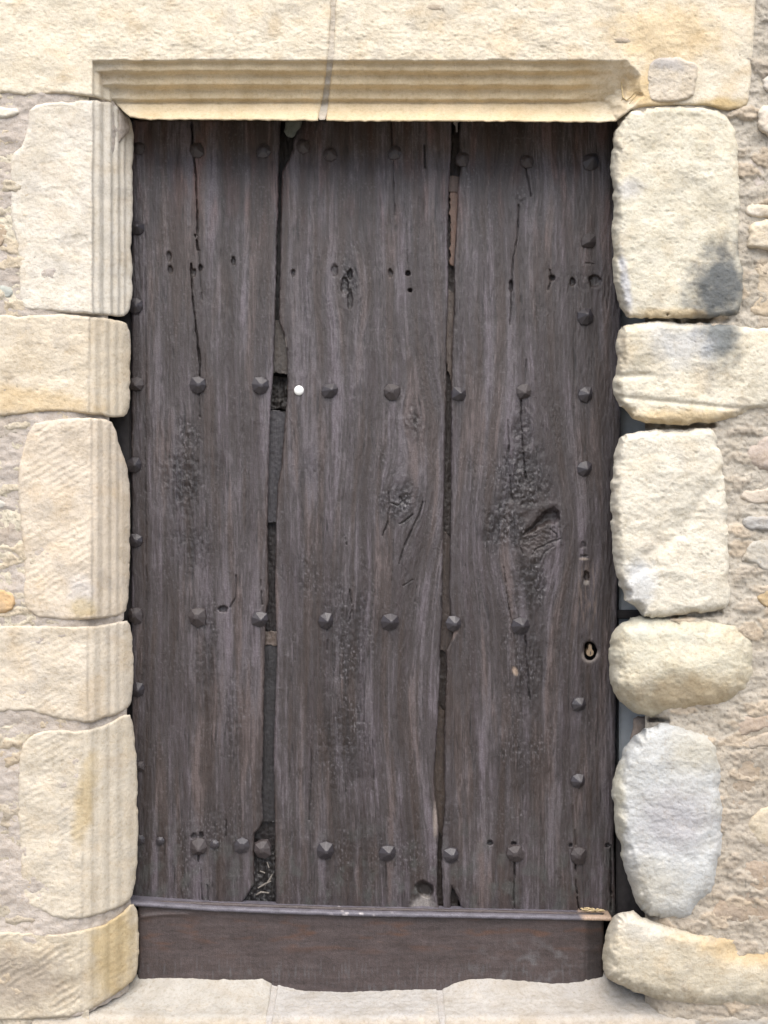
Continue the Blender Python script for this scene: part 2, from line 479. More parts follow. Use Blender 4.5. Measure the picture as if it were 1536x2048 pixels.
# ---------------- left jamb, moulded
jl = thing('moulded_jamb', 'cream stone jamb with vertical mouldings left of the plank door', 'door jamb', P3(150, 2030, -0.1))
def jm(u0, u1, worn):
    return (lambda u, v: jamb_y(u + 1.2 * fbm(u / 50, v / 60, 2, 3), worn, u0, u1)), (lambda u, v: sstep(u0 - 3, u0 + 5, u))
J = [
 ([(60, 212), (110, 203), (185, 200), (225, 205), (244, 220), (263, 241), (268, 275), (265, 350), (266, 420), (262, 480), (266, 560), (263, 610), (252, 632), (235, 634), (180, 628), (100, 622), (50, 620), (38, 600), (40, 560), (36, 500), (22, 440), (20, 360), (22, 310), (45, 290), (55, 250)],
  (238, 231, 217), 185, 266, 0.25, 0.4, 0, []),
 ([(-90, 628), (20, 630), (40, 634), (100, 625), (180, 633), (240, 640), (258, 652), (262, 690), (260, 760), (260, 810), (252, 832), (228, 836), (170, 826), (90, 822), (40, 830), (-90, 838)],
  (232, 220, 199), 178, 262, 0.85, 0.5, 0, [(blob(40, 800, 160, 26, 5, 0.5, 5), (214, 184, 130), 0.5)]),
 ([(60, 850), (100, 840), (170, 834), (222, 840), (232, 860), (238, 890), (252, 925), (260, 960), (261, 1050), (260, 1120), (257, 1200), (250, 1228), (215, 1236), (140, 1242), (60, 1232), (45, 1200), (48, 1120), (42, 1060), (36, 1000), (38, 920)],
  (229, 216, 197), 183, 262, 0.75, 0.55, 0.5, [(blob(165, 1190, 26, 34, 0, 0.5, 2), (226, 220, 214), 0.8), (blob(165, 1215, 26, 20, 0, 0.5, 3), (196, 176, 128), 0.6)]),
 ([(-90, 1254), (60, 1250), (180, 1254), (240, 1243), (258, 1240), (266, 1280), (268, 1340), (264, 1400), (255, 1420), (220, 1433), (180, 1447), (110, 1437), (50, 1418), (-90, 1438)],
  (227, 216, 198), 175, 266, 0.85, 0.55, 0.4, []),
 ([(60, 1470), (100, 1460), (170, 1462), (215, 1448), (258, 1424), (268, 1450), (273, 1510), (276, 1580), (276, 1700), (272, 1760), (262, 1798), (240, 1815), (180, 1835), (120, 1840), (60, 1815), (40, 1790), (42, 1740), (36, 1650), (36, 1560), (40, 1500)],
  (222, 212, 194), 165, 276, 0.95, 0.45, 0.4, [(blob(170, 1600, 18, 90, 10, 0.5, 6), (196, 170, 112), 0.5)]),
 ([(-90, 1862), (60, 1864), (120, 1870), (200, 1852), (240, 1830), (265, 1804), (276, 1822), (278, 1880), (276, 1945), (262, 1966), (220, 1996), (160, 2032), (60, 2040), (-90, 2040)],
  (214, 203, 183), 165, 277, 1.0, 0.4, 1.0, [(blob(225, 1890, 44, 110, 0, 0.5, 9), (198, 172, 116), 0.6), (blob(20, 1960, 110, 60, 0, 0.5, 12), (150, 138, 126), 0.6)]),
]
for i, (poly, base, u0, u1, worn, warm, hatch, st) in enumerate(J):
    yf, mf = jm(u0, u1, worn)
    stone('jamb_block', poly, jl, base, 101 + i * 7, 6, 0.0050, 0.95, yf, warm, st, hatch, mould=mf, back=-0.003, chip=2.0)
stone('mortar_joint', [(-90, 178), (170, 180), (232, 201), (256, 230), (262, 262), (240, 280), (216, 330), (216, 900), (243, 970), (247, 1215), (252, 1400), (262, 1500), (262, 1980), (240, 1994), (150, 2040), (-90, 2040)], jl, (206, 196, 186), 171, 3, 0.002, 0.9,
      lambda u, v: jamb_y(u, 1.0, 160, 262) + 0.0035 + 0.003 * fbm(u / 30, v / 18, 2, 77), 0.15, mat=M_MORTAR, step=3, back=-0.02, label='pale grey mortar between the jamb blocks')

# ---------------- right jamb, rough boulders
jr = thing('rough_jamb', 'rough jamb of six uneven rounded stones right of the plank door', 'door jamb', P3(1350, 2015, -0.1))
def ledge(cu, cv, ru, rv, depth_m, seed=0):
    f = blob(cu, cv, ru, rv, 0, 0.6, seed, 0.25)
    return lambda u, v: depth_m * f(u, v)
soot1 = blob(1440, 574, 58, 88, 15, 0.65, 21, 0.75)
soot2 = blob(1436, 668, 40, 62, -12, 0.6, 22, 0.6)
R = [
 ([(1250, 227), (1300, 214), (1380, 212), (1455, 222), (1475, 260), (1478, 340), (1480, 420), (1478, 500), (1490, 560), (1482, 615), (1475, 630), (1400, 638), (1330, 636), (1262, 641), (1246, 635), (1232, 590), (1224, 540), (1222, 480), (1228, 420), (1220, 360), (1222, 300), (1228, 255)],
  (234, 228, 209), 12, 0.014, 0.0, 0.07, 22, 1.2, 0.4, [(soot1, (76, 84, 92), 0.88), (blob(1250, 560, 9, 60, -8, 0.5, 3), (206, 208, 214), 0.8), (blob(1262, 378, 26, 20, 0, 0.6, 3), (206, 206, 208), 0.6), (blob(1340, 628, 60, 12, 0, .5, 4), (206, 178, 128), 0.6)], None, 'tallest pale stone at the top with a dark soot stain'),
 ([(1262, 647), (1310, 641), (1400, 643), (1480, 650), (1600, 652), (1625, 740), (1610, 800), (1500, 828), (1440, 845), (1380, 851), (1310, 849), (1275, 844), (1240, 818), (1228, 790), (1224, 760), (1233, 748), (1232, 700), (1232, 674), (1240, 656)],
  (232, 225, 206), 18, 0.022, 0.002, 0.06, 24, 1.4, 0.6, [(soot2, (98, 107, 114), 0.85), (blob(1360, 690, 60, 40, 15, .6, 5), (196, 200, 206), .6), (blob(1350, 835, 120, 18, 0, .6, 6), (214, 184, 128), .6)],
  lambda u, v: 0.006 * np.exp(-((v - 752 - 4 * fbm(u / 40, v / 40, 2, 5)) / 6) ** 2) * (1 - sstep(1270, 1340, u)) + 0.004 * np.exp(-((v - 800 - 0.1 * (u - 1300)) / 5) ** 2), 'wide stone with a faint soot stain below the soot-stained one'),
 ([(1240, 870), (1290, 860), (1380, 857), (1425, 855), (1438, 880), (1448, 930), (1456, 1000), (1458, 1080), (1460, 1160), (1460, 1215), (1420, 1226), (1340, 1232), (1290, 1238), (1270, 1213), (1250, 1203), (1238, 1180), (1228, 1130), (1224, 1080), (1220, 1010), (1222, 950), (1228, 905)],
  (232, 226, 210), 16, 0.018, 0.003, 0.065, 24, 1.35, 0.25, [(blob(1280, 1170, 30, 46, 0, .6, 7), (214, 220, 228), .6)],
  lambda u, v: 0.006 * np.exp(-(((u - 1390) * 0.72 + (v - 1020) * 0.69 + 30 * fbm(u / 50, v / 50, 3, 31)) / 20) ** 2) * sstep(880, 960, v), 'large near-white squared stone'),
 ([(1265, 1232), (1330, 1232), (1400, 1230), (1450, 1236), (1490, 1252), (1520, 1290), (1515, 1350), (1490, 1400), (1420, 1430), (1350, 1437), (1290, 1437), (1262, 1420), (1230, 1395), (1218, 1360), (1217, 1310), (1222, 1270), (1240, 1244)],
  (217, 211, 191), 46, 0.050, 0.016, 0.07, 40, 1.3, 0.4, [(blob(1380, 1390, 110, 40, 0, .6, 8), (196, 168, 122), .5), (blob(1300, 1270, 80, 40, 0, .6, 9), (214, 214, 200), .5)],
  lambda u, v: -0.012 * np.exp(-((u - 1380) / 70) ** 2 - ((v - 1335) / 38) ** 2) + 0.012 * sstep(1365, 1420, v), 'bulging rounded yellowish boulder'),
 ([(1300, 1449), (1340, 1443), (1395, 1456), (1425, 1470), (1440, 1510), (1446, 1580), (1450, 1660), (1440, 1730), (1432, 1780), (1395, 1810), (1380, 1836), (1330, 1840), (1285, 1828), (1270, 1800), (1252, 1750), (1238, 1700), (1230, 1650), (1222, 1600), (1222, 1570), (1235, 1530), (1255, 1480)],
  (208, 210, 209), 26, 0.026, 0.008, 0.07, 36, 1.3, 0.05, [(blob(1235, 1640, 16, 150, 0, .6, 10), (208, 204, 186), .85), (blob(1400, 1500, 60, 40, 0, .6, 15), (212, 206, 188), .6), (blob(1300, 1780, 60, 50, 0, .7, 16), (206, 200, 184), .6), (blob(1350, 1640, 70, 60, 0, .7, 11), (182, 180, 184), .7)], None, 'tall bluish white boulder'),
 ([(1260, 1817), (1290, 1837), (1350, 1852), (1420, 1870), (1480, 1864), (1600, 1872), (1640, 1900), (1640, 2010), (1540, 2018), (1440, 2016), (1360, 2012), (1290, 1992), (1230, 1966), (1203, 1951), (1206, 1900), (1212, 1860), (1230, 1828)],
  (213, 204, 184), 34, 0.036, 0.010, 0.075, 36, 0.9, 0.5, [(blob(1490, 1895, 90, 36, 0, .6, 13), (190, 160, 108), .6), (blob(1270, 1850, 60, 30, 20, .6, 14), (214, 212, 206), .5)],  # brown blob in the hollow paints its shadow darker
  lambda u, v: 0.022 * np.exp(-((u - 1500) / 70) ** 2 - ((v - 1895) / 26) ** 2), 'wide smooth tan stone at the foot'),
]
for i, (poly, base, r, e, bulge, eL, rL, amp, warm, st, ex, lb) in enumerate(R):
    stone('jamb_stone', poly, jr, base, 201 + i * 9, r, e, amp, lambda u, v: np.full(u.shape, FRONT - 0.004), warm, st, 0, bulge, eL, rL, extra=ex, label=lb, rag=3.5, back=-0.02)
stone('pinning_stone', [(1330, 1444), (1340, 1434), (1392, 1432), (1400, 1444), (1380, 1454), (1340, 1455)], jr, (204, 190, 172), 290, 9, 0.014, 0.8,
      lambda u, v: np.full(u.shape, FRONT + 0.012), 0.3, step=1.8)
stone('mortar_joint', [(1262, 1430), (1320, 1432), (1312, 1446), (1290, 1462), (1268, 1486), (1258, 1480), (1266, 1460)], jr, (150, 138, 130), 291, 6, 0.008, 1.0,
      lambda u, v: np.full(u.shape, -0.062), 0.1, mat=M_MORTAR)

# ---------------- the rubble wall around
rw = thing('rubble_wall', 'weathered rubble stone wall with crumbly pale mortar around the doorway', 'wall', P3(768, 2213, -0.1))
def wall_mesh():
    us = np.concatenate([np.arange(-1900, -110, 14), np.arange(-110, 236, 3), np.arange(236, 1290, 26), np.arange(1290, 1640, 3), np.arange(1640, 3441, 14)]).astype(float)
    vs = np.concatenate([np.arange(-1500, -60, 14), np.arange(-60, 2110, 3), np.arange(2110, 2226, 8)]).astype(float)
    U, V = np.meshgrid(us, vs)
    far = np.maximum(np.maximum(sstep(-70, -140, U), sstep(1600, 1680, U)), sstep(-150, -230, V))
    f1, f2, cid = voronoi(U / 175 + 0.25 * fbm(U / 160, V / 160, 2, 61), V / 105, 63)
    pil = sstep(0.03, 0.30, f2 - f1)
    Y = np.where(U < 300, -0.1240, -0.1215) + 0 * U
    lump = 0.007 * fbm(U / 46, V / 34, 4, 71) + 0.0035 * ridged(U / 17, V / 13, 3, 73) + 0.0015 * fbm(U / 6, V / 6, 2, 77)
    # flat slivers pushed into the mortar
    g1, g2, gc = voronoi(U / 58 + 0.6 * fbm(U / 50, V / 40, 3, 81), V / 30 + 0.5 * fbm(U / 40, V / 40, 3, 82), 83)
    sl = sstep(0.05, 0.3, g2 - g1) * (gc > 0.62)
    right = sstep(1345, 1275, U) * (U > 800) * (1 - far) * (V > 150)
    leftj = sstep(40, 110, U) * (U < 400) * (1 - far)
    jn = np.zeros(U.shape)
    for L, wd in (([(1255, 641), (1400, 640), (1478, 640)], 6), ([(1270, 852), (1425, 851)], 6), ([(1265, 1235), (1340, 1232), (1440, 1227)], 5), ([(1300, 1440), (1335, 1441)], 4)):
        m = (U > 1240) & (U < 1530) & (V > L[0][1] - 40) & (V < L[0][1] + 40)
        jn[m] = np.maximum(jn[m], 1 - sstep(wd * 0.6, wd * 1.6, pdist(np.array(L, float), U[m], V[m] + 4 * fbm(U[m] / 30, V[m] / 30, 2, 87))))
    Y = Y + 0.03 * jn * (1 - sstep(1400, 1475, U)) * (0.6 + 0.8 * sstep(-0.3, 0.3, fbm(U / 24, V / 24, 2, 88)))
    Y = Y - lump * np.where(U < 300, 0.7, 0.9) - 0.0035 * sl * (1 - far) + 0.05 * right + 0.004 * leftj
    Y = Y - far * (0.004 + 0.032 * pil * (0.6 + 0.5 * cid)) + far * 0.006
    mort = np.where((U < 300)[..., None], lin(228, 219, 198), lin(202, 194, 180)) * K; st1 = lin(222, 210, 188) * K; st2 = lin(186, 172, 154) * K; st3 = lin(208, 186, 158) * K
    C = mort * (1 + 0.16 * fbm(U / 26, V / 20, 3, 91))[..., None]
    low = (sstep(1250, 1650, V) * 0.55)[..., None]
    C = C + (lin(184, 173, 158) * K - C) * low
    sc = np.where((gc > 0.8)[..., None], st3, np.where((gc > 0.6)[..., None], st2, st1))
    C = C + (sc - C) * (sl * 0.45 * (1 - far))[..., None]
    fc = np.where((cid > 0.66)[..., None], st1, np.where((cid > 0.4)[..., None], st2, lin(232, 222, 202) * K))
    C = C + (fc - C) * (far * pil)[..., None]
    pit = sstep(0.3, 0.5, fbm(U / 6, V / 6, 2, 97)) * 0.4
    C = C * (1 - pit[..., None] * (1 - far[..., None]))
    Y = Y + 0.002 * pit
    X, _, Z = world(U, V, Y)
    Z = np.maximum(Z, -0.03)
    n, m = U.shape
    idx = np.arange(n * m).reshape(n, m)
    cu, cv = (U[:-1, :-1] + U[1:, 1:]) / 2, (V[:-1, :-1] + V[1:, 1:]) / 2
    keep = ~(((cu > 178) | ((cu > 140) & (cv > 230) & (cv < 2020))) & (cu < 1284) & (cv > 96) & (cv < 2075))
    q = np.stack([idx[:-1, :-1], idx[1:, :-1], idx[1:, 1:], idx[:-1, 1:]], -1)[keep]
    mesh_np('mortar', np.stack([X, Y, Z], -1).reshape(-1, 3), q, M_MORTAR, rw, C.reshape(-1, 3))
wall_mesh()
RS = [  # polygon, colour, front offset, edge radius, edge depth, seed
 ([(-80, 206), (0, 205), (36, 212), (44, 224), (30, 238), (-20, 243), (-80, 242)], (228, 222, 208), -0.006, 12, 0.022),
 ([(-80, 270), (10, 268), (20, 300), (8, 330), (-80, 335)], (206, 198, 188), 0.006, 10, 0.012),
 ([(-80, 440), (6, 441), (24, 456), (18, 480), (4, 500), (-80, 506)], (190, 172, 150), -0.004, 10, 0.016),
 ([(-80, 512), (14, 508), (30, 530), (18, 552), (-80, 556)], (216, 196, 160), 0.002, 10, 0.014),
 ([(-80, 562), (24, 566), (34, 586), (20, 604), (-80, 610)], (196, 200, 192), -0.002, 10, 0.016),
 ([(-80, 846), (30, 850), (42, 866), (22, 880), (-80, 884)], (186, 178, 166), 0.000, 8, 0.014),
 ([(-80, 888), (24, 886), (34, 902), (14, 916), (-80, 920)], (172, 168, 160), 0.002, 8, 0.014),
 ([(-80, 940), (0, 936), (16, 950), (0, 968), (-80, 975)], (206, 180, 140), 0.002, 8, 0.012),
 ([(-80, 996), (0, 992), (16, 1004), (10, 1024), (-80, 1034)], (216, 212, 204), -0.002, 9, 0.016),
 ([(-80, 1176), (0, 1174), (26, 1182), (36, 1202), (24, 1228), (-80, 1238)], (216, 184, 142), -0.006, 10, 0.018),
 ([(-80, 1490), (20, 1494), (32, 1520), (24, 1560), (-80, 1570)], (176, 168, 156), 0.004, 9, 0.012),
 ([(-80, 1600), (24, 1596), (34, 1640), (26, 1700), (-80, 1712)], (206, 202, 204), 0.004, 9, 0.012),
 ([(-80, 1730), (26, 1728), (36, 1752), (24, 1774), (-80, 1780)], (182, 162, 144), 0.002, 9, 0.014),
 ([(-80, 1784), (10, 1786), (30, 1806), (14, 1832), (-80, 1846)], (166, 136, 116), 0.002, 9, 0.014),
 ([(1522, 150), (1580, 148), (1620, 180), (1600, 196), (1526, 190)], (222, 214, 202), -0.004, 10, 0.016),
 ([(1512, 214), (1560, 204), (1620, 214), (1624, 270), (1560, 284), (1526, 276), (1514, 248)], (230, 220, 204), -0.008, 14, 0.022),
 ([(1490, 300), (1510, 292), (1600, 296), (1620, 392), (1520, 396), (1488, 362)], (226, 216, 206), 0.004, 12, 0.014),
 ([(1484, 402), (1530, 406), (1600, 424), (1600, 440), (1510, 440), (1490, 430)], (234, 224, 208), -0.004, 12, 0.018),
 ([(1500, 444), (1540, 438), (1610, 440), (1616, 500), (1560, 510), (1494, 500), (1492, 486)], (230, 218, 196), -0.012, 14, 0.022),
 ([(1500, 520), (1560, 512), (1620, 520), (1620, 640), (1530, 644), (1490, 630), (1508, 580)], (222, 208, 186), 0.002, 16, 0.020),
 ([(1476, 914), (1500, 886), (1546, 852), (1630, 850), (1640, 930), (1580, 948), (1530, 946), (1490, 934)], (204, 190, 178), -0.004, 20, 0.024),
 ([(1480, 946), (1540, 952), (1630, 950), (1630, 968), (1540, 974), (1486, 966)], (206, 194, 180), 0.002, 8, 0.014),
 ([(1478, 978), (1530, 974), (1640, 976), (1640, 1010), (1540, 1012), (1480, 1006)], (216, 204, 188), 0.000, 8, 0.016),
 ([(1480, 1034), (1500, 1030), (1640, 1030), (1640, 1062), (1500, 1064), (1482, 1056)], (184, 182, 178), -0.003, 9, 0.016),
 ([(1496, 1080), (1520, 1074), (1640, 1080), (1640, 1146), (1530, 1148), (1490, 1128), (1480, 1118)], (208, 204, 194), -0.004, 12, 0.018),
 ([(1502, 1198), (1520, 1176), (1560, 1160), (1630, 1166), (1630, 1220), (1540, 1222)], (208, 186, 150), -0.003, 10, 0.018),
 ([(1460, 1440), (1500, 1428), (1620, 1420), (1620, 1452), (1540, 1458), (1470, 1478)], (196, 180, 164), 0.000, 9, 0.016),
 ([(1456, 1486), (1500, 1472), (1540, 1460), (1640, 1458), (1640, 1486), (1540, 1496), (1470, 1502)], (206, 194, 178), -0.002, 9, 0.018),
 ([(1452, 1508), (1530, 1502), (1640, 1496), (1640, 1560), (1560, 1590), (1490, 1620), (1454, 1640)], (184, 170, 152), 0.004, 14, 0.016),
 ([(1486, 1640), (1520, 1612), (1560, 1590), (1640, 1570), (1660, 1700), (1580, 1706), (1520, 1702), (1490, 1680)], (214, 202, 180), -0.002, 26, 0.022),
 ([(1448, 1740), (1480, 1712), (1540, 1714), (1650, 1712), (1650, 1846), (1540, 1852), (1440, 1852), (1400, 1842), (1432, 1800)], (184, 168, 150), 0.002, 16, 0.018),
 ([(-90, 2050), (60, 2050), (150, 2048), (180, 2070), (160, 2130), (-90, 2135)], (176, 164, 150), -0.002, 14, 0.02),
 ([(1360, 2032), (1460, 2028), (1620, 2030), (1640, 2120), (1380, 2126)], (186, 180, 170), -0.002, 14, 0.02),
]
for i, (poly, base, dy, r, e) in enumerate(RS):
    stone('rubble_stone', poly, rw, base, 401 + i * 5, r, e, 1.3, (lambda o: (lambda u, v: np.full(u.shape, -0.125 + o)))(dy), 0.35, step=2.4, rag=5, back=-0.07)

# ---------------- the sill
sill = thing('door_sill', 'worn pale grey stone doorstep of three blocks below the door', 'doorstep', P3(768, 2037, -0.1))
SB = np.array([(100, 1958), (270, 1955), (330, 1953), (420, 1955), (500, 1957), (525, 1955), (546, 1968), (600, 1983), (700, 1986), (780, 1983), (885, 1979), (912, 1964), (940, 1956), (1000, 1955), (1050, 1960), (1100, 1965), (1160, 1962), (1203, 1950), (1420, 1955)], float)
def sill_block(x0, x1, seed, base):
    xs = np.arange(x0, x1, 0.0022); ss = np.concatenate([np.arange(0, 0.122, 0.0022), 0.122 + np.arange(1, 120) * 0.0022])
    X, Sg = np.meshgrid(xs, ss)
    uback = 768 + X * 1000 / 0.985
    zb = ZC + (1024 - np.interp(uback, SB[:, 0], SB[:, 1])) * 0.985 / 1000
    zf = ZC + (1024 - 2036) * 0.936 / 1000 + 0.004 * fbm(X * 9, X * 0, 2, seed)
    r = 0.018
    L1 = 0.112 - r
    t = np.clip(Sg / L1, 0, 1)
    wave = 0.0026 * fbm(X * 14, Sg * 14, 4, seed + 2) + 0.0014 * fbm(X * 90, Sg * 90, 3, seed + 6) + 0.0012 * ridged(X * 40, Sg * 40, 3, seed + 4)
    k = 1 - (1 - t) ** 2.2
    Z = zb + (zf - zb) * k
    Yc = -0.018 - Sg
    arc = np.clip((Sg - L1) / (r * math.pi / 2), 0, 1) * math.pi / 2
    low = np.maximum(0, Sg - L1 - r * math.pi / 2)
    Yc = np.where(Sg > L1, -0.018 - L1 - r * np.sin(arc) - 0.004 * np.tanh(low * 20), Yc)
    Z = np.where(Sg > L1, zf - r * (1 - np.cos(arc)) - low, Z)
    dx = np.minimum(X - x0, x1 - X)
    rd = edge(dx, 0.006, 0.004) * (0.5 + 0.8 * sstep(-0.2, 0.3, fbm(X * 60, Sg * 60, 2, seed + 8)))
    Z = Z + np.where(Sg <= L1 + r, wave, 0) - rd * (Sg <= L1 + r)
    Yc = Yc - np.where(Sg > L1, wave * 1.5, 0) + rd * (Sg > L1)
    Z = np.maximum(Z, -0.02)
    U, V = X * 1000, Sg * 1000
    C = stone_color(base, seed, 0.12, [(lambda u, v: sstep(98, 120, v), (206, 190, 166), 0.6)])(U, V, None)
    n, m = X.shape; idx = np.arange(n * m).reshape(n, m)
    q = np.stack([idx[:-1, :-1], idx[1:, :-1], idx[1:, 1:], idx[:-1, 1:]], -1).reshape(-1, 4)
    pts = np.stack([X, Yc, Z], -1)
    # end faces go down to the ground behind the rounded edge
    for col in (0, m - 1):
        pts[:, col, 2] -= 0.004
    b = pts[0].copy(); b[:, 2] -= 0.30          # back face
    lo = np.concatenate([pts.reshape(-1, 3), b])
    k0 = n * m
    qb = np.stack([idx[0, 1:], idx[0, :-1], k0 + np.arange(m - 1), k0 + np.arange(1, m)], -1)
    mesh_np('sill_block', lo, np.concatenate([q, qb]), M_SMOOTH, sill, np.concatenate([C.reshape(-1, 3), C[0]]))
sill_block(-0.66, -0.219, 501, (188, 184, 176))
sill_block(-0.212, 0.107, 503, (187, 184, 180))
sill_block(0.113, 0.585, 505, (189, 185, 179))
jp = np.array([[-0.222, 0], [-0.208, 0], [0.103, 0], [0.117, 0]])
for a, bb in ((-0.226, -0.206), (0.099, 0.121)):
    xs = np.linspace(a, bb, 8); ys = np.linspace(-0.02, -0.129, 60)
    Xg, Yg = np.meshgrid(xs, ys)
    ub = 768 + Xg * 1000 / 0.985
    zb = ZC + (1024 - np.interp(ub, SB[:, 0], SB[:, 1])) * 0.985 / 1000
    zf = ZC + (1024 - 2036) * 0.936 / 1000
    t = np.clip((-0.018 - Yg) / 0.094, 0, 1)
    Zg = zb + (zf - zb) * (1 - (1 - t) ** 2.2) - 0.0022 + 0.001 * fbm(Xg * 200, Yg * 200, 2, 9)
    Zg = np.where(Yg < -0.118, Zg - (-0.118 - Yg) * 1.2, Zg)
    n, m = Xg.shape; idx = np.arange(n * m).reshape(n, m)
    q = np.stack([idx[:-1, :-1], idx[1:, :-1], idx[1:, 1:], idx[:-1, 1:]], -1).reshape(-1, 4)
    top = np.stack([Xg, Yg, Zg], -1).reshape(-1, 3)
    fr = top[-m:].copy(); fr[:, 2] -= 0.24
    qf = np.stack([idx[-1, :-1], n * m + np.arange(m - 1), n * m + np.arange(1, m), idx[-1, 1:]], -1)
    allp = np.concatenate([top, fr])
    mesh_np('mortar_joint', allp, np.concatenate([q, qf]), M_MORTAR, sill, np.tile(lin(190, 186, 182) * K, (len(allp), 1)))

# ------------------------------------------------------------------ the door
door = thing('wooden_door', 'dark weathered studded oak door of three wide planks with gaping cracks', 'door', P3(750, 1985, 0.0))

KN = [(1062, 1060, 60, 150, 0.9), (815, 1000, 42, 110, 0.7), (690, 575, 26, 70, 0.7), (1050, 385, 26, 60, 0.6), (830, 830, 30, 50, 0.5), (1045, 860, 26, 90, 0.6)]
CR = [  # cracks: polyline, half width, depth in m
 ([(383, 245), (386, 300), (392, 350), (394, 420), (395, 500), (390, 470)], 2.6, 0.010),
 ([(382, 528), (384, 580), (390, 640), (399, 720), (400, 752)], 2.4, 0.010),
 ([(398, 500), (400, 545), (404, 600)], 1.4, 0.003),
 ([(398, 785), (401, 835)], 1.8, 0.005),
 ([(787, 322), (787, 385), (790, 430)], 1.2, 0.004),
 ([(782, 240), (784, 290)], 2.0, 0.006),
 ([(848, 290), (851, 335)], 2.2, 0.006),
 ([(815, 500), (818, 545)], 1.0, 0.003),
 ([(1052, 335), (1054, 352), (1062, 392)], 1.6, 0.005),
 ([(1038, 410), (1034, 480), (1026, 520), (1023, 590), (1020, 650)], 1.4, 0.006),
 ([(1053, 720), (1049, 780)], 1.2, 0.003),
 ([(1042, 800), (1042, 840), (1046, 900), (1052, 960)], 1.8, 0.006),
 ([(1016, 840), (1018, 890), (1012, 930)], 1.6, 0.004),
 ([(1020, 950), (1024, 1000)], 1.6, 0.004),
 ([(395, 1254), (396, 1290)], 1.0, 0.003),
 ([(655, 1258), (654, 1300)], 1.3, 0.004),
 ([(700, 1180), (705, 1215), (698, 1245)], 1.8, 0.005),
 ([(1050, 1270), (1054, 1330), (1060, 1400)], 1.5, 0.005),
 ([(1008, 1135), (1014, 1190), (1022, 1240)], 1.8, 0.005),
 ([(1030, 1722), (1028, 1760), (1029, 1818)], 1.5, 0.008),
 ([(1151, 1728), (1153, 1780), (1157, 1822)], 2.4, 0.010),
 ([(1151, 1660), (1151, 1690)], 1.2, 0.005),
 ([(1222, 1690), (1222, 1820)], 3.0, 0.012),
 ([(397, 1706), (397, 1722)], 3.0, 0.008),
 ([(402, 1740), (404, 1800)], 1.2, 0.004), ([(415, 1770), (417, 1802)], 1.6, 0.006), ([(452, 1640), (452, 1672)], 1.2, 0.004),
 ([(772, 1725), (772, 1775)], 1.2, 0.004),
 ([(472, 1150), (471, 1195), (460, 1215)], 1.3, 0.004), ([(522, 1160), (524, 1210)], 1.3, 0.005),
 ([(1100, 540), (1104, 556), (1096, 580)], 2.2, 0.005),
 ([(623, 1480), (622, 1560), (618, 1640)], 1.4, 0.003), ([(745, 1480), (748, 1560)], 1.2, 0.003),
 ([(1172, 526), (1188, 528)], 1.6, 0.003),
 ([(1064, 1110), (1072, 1098), (1086, 1092), (1102, 1084), (1120, 1078)], 1.8, 0.003), ([(1080, 1122), (1090, 1104), (1108, 1092)], 1.8, 0.003),
 ([(1042, 1066), (1039, 1090), (1046, 1108)], 1.8, 0.003), ([(1100, 1058), (1112, 1068), (1114, 1076)], 1.8, 0.003), ([(1056, 1078), (1072, 1072), (1086, 1066)], 1.2, 0.0015),
 ([(778, 985), (779, 1020), (774, 1050), (765, 1072)], 1.8, 0.005), ([(846, 1004), (838, 1030), (822, 1062), (806, 1100), (798, 1128)], 2.2, 0.005),
 ([(782, 1006), (796, 1012), (804, 1004), (800, 994)], 1.6, 0.003), ([(800, 1048), (814, 1040), (826, 1028)], 2.0, 0.004), ([(826, 1160), (815, 1166), (806, 1172)], 1.6, 0.003),
 ([(690, 1070), (692, 1090)], 1.6, 0.004),
 ([(290, 420), (292, 640), (291, 900), (293, 1200)], 1.4, 0.0025),
]
HO = [ # holes: u, v, ru, rv, depth
 (467, 522, 4, 8, .006), (338, 512, 4, 10, .006), (341, 540, 4, 9, .006), (586, 546, 4, 7, .006), (669, 540, 6, 12, .006), (700, 548, 5, 9, .008), (690, 572, 7, 18, .006),
 (781, 546, 4, 8, .006), (816, 547, 4.5, 5, .010), (820, 581, 4, 4, .010), (700, 600, 5, 20, .005), (1022, 572, 4, 12, .010), (1104, 556, 6, 6, .008), (1145, 564, 5, 8, .007),
 (1190, 562, 12, 12, .007), (1173, 1152, 5, 10, .012), (1166, 1090, 5, 7, .004), (1168, 1112, 8, 3, .003), (980, 1686, 5, 5, .010), (1141, 1690, 3.5, 3.5, .008), (1215, 1690, 5, 4, .008),
 (446, 1218, 10, 6, .010), (388, 545, 4, 8, .006), (401, 536, 4, 6, .006), (1028, 1688, 5, 4, .008), (388, 1672, 6, 6, .006), (402, 1670, 5, 6, .006),
]
RP = [ # rough, torn and tarry patches: u, v, ru, rv
 (368, 960, 42, 95, 1.0), (385, 1090, 48, 60, 0.7), (372, 880, 30, 50, 0.8), (415, 1300, 30, 130, 0.6), (800, 1005, 46, 48, 1.0), (828, 850, 26, 46, 0.8), (700, 1270, 60, 120, 0.7), (690, 1480, 60, 130, 0.7),
 (1045, 960, 62, 90, 1.1), (1010, 1050, 55, 60, 1.1), (1062, 1170, 45, 75, 0.9), (1055, 1330, 50, 120, 0.7), (1045, 860, 34, 60, 0.8), (940, 355, 18, 34, 0.7), (1050, 395, 30, 30, 0.5),
 (700, 560, 22, 44, 0.8), (276, 520, 9, 220, 0.35), (1160, 560, 50, 28, 0.4), (620, 930, 26, 40, 0.5), (610, 1150, 30, 60, 0.5), (740, 1700, 150, 90, 0.45), (400, 1690, 110, 100, 0.45), (1050, 1520, 80, 90, 0.4), (470, 1450, 40, 120, 0.4)]

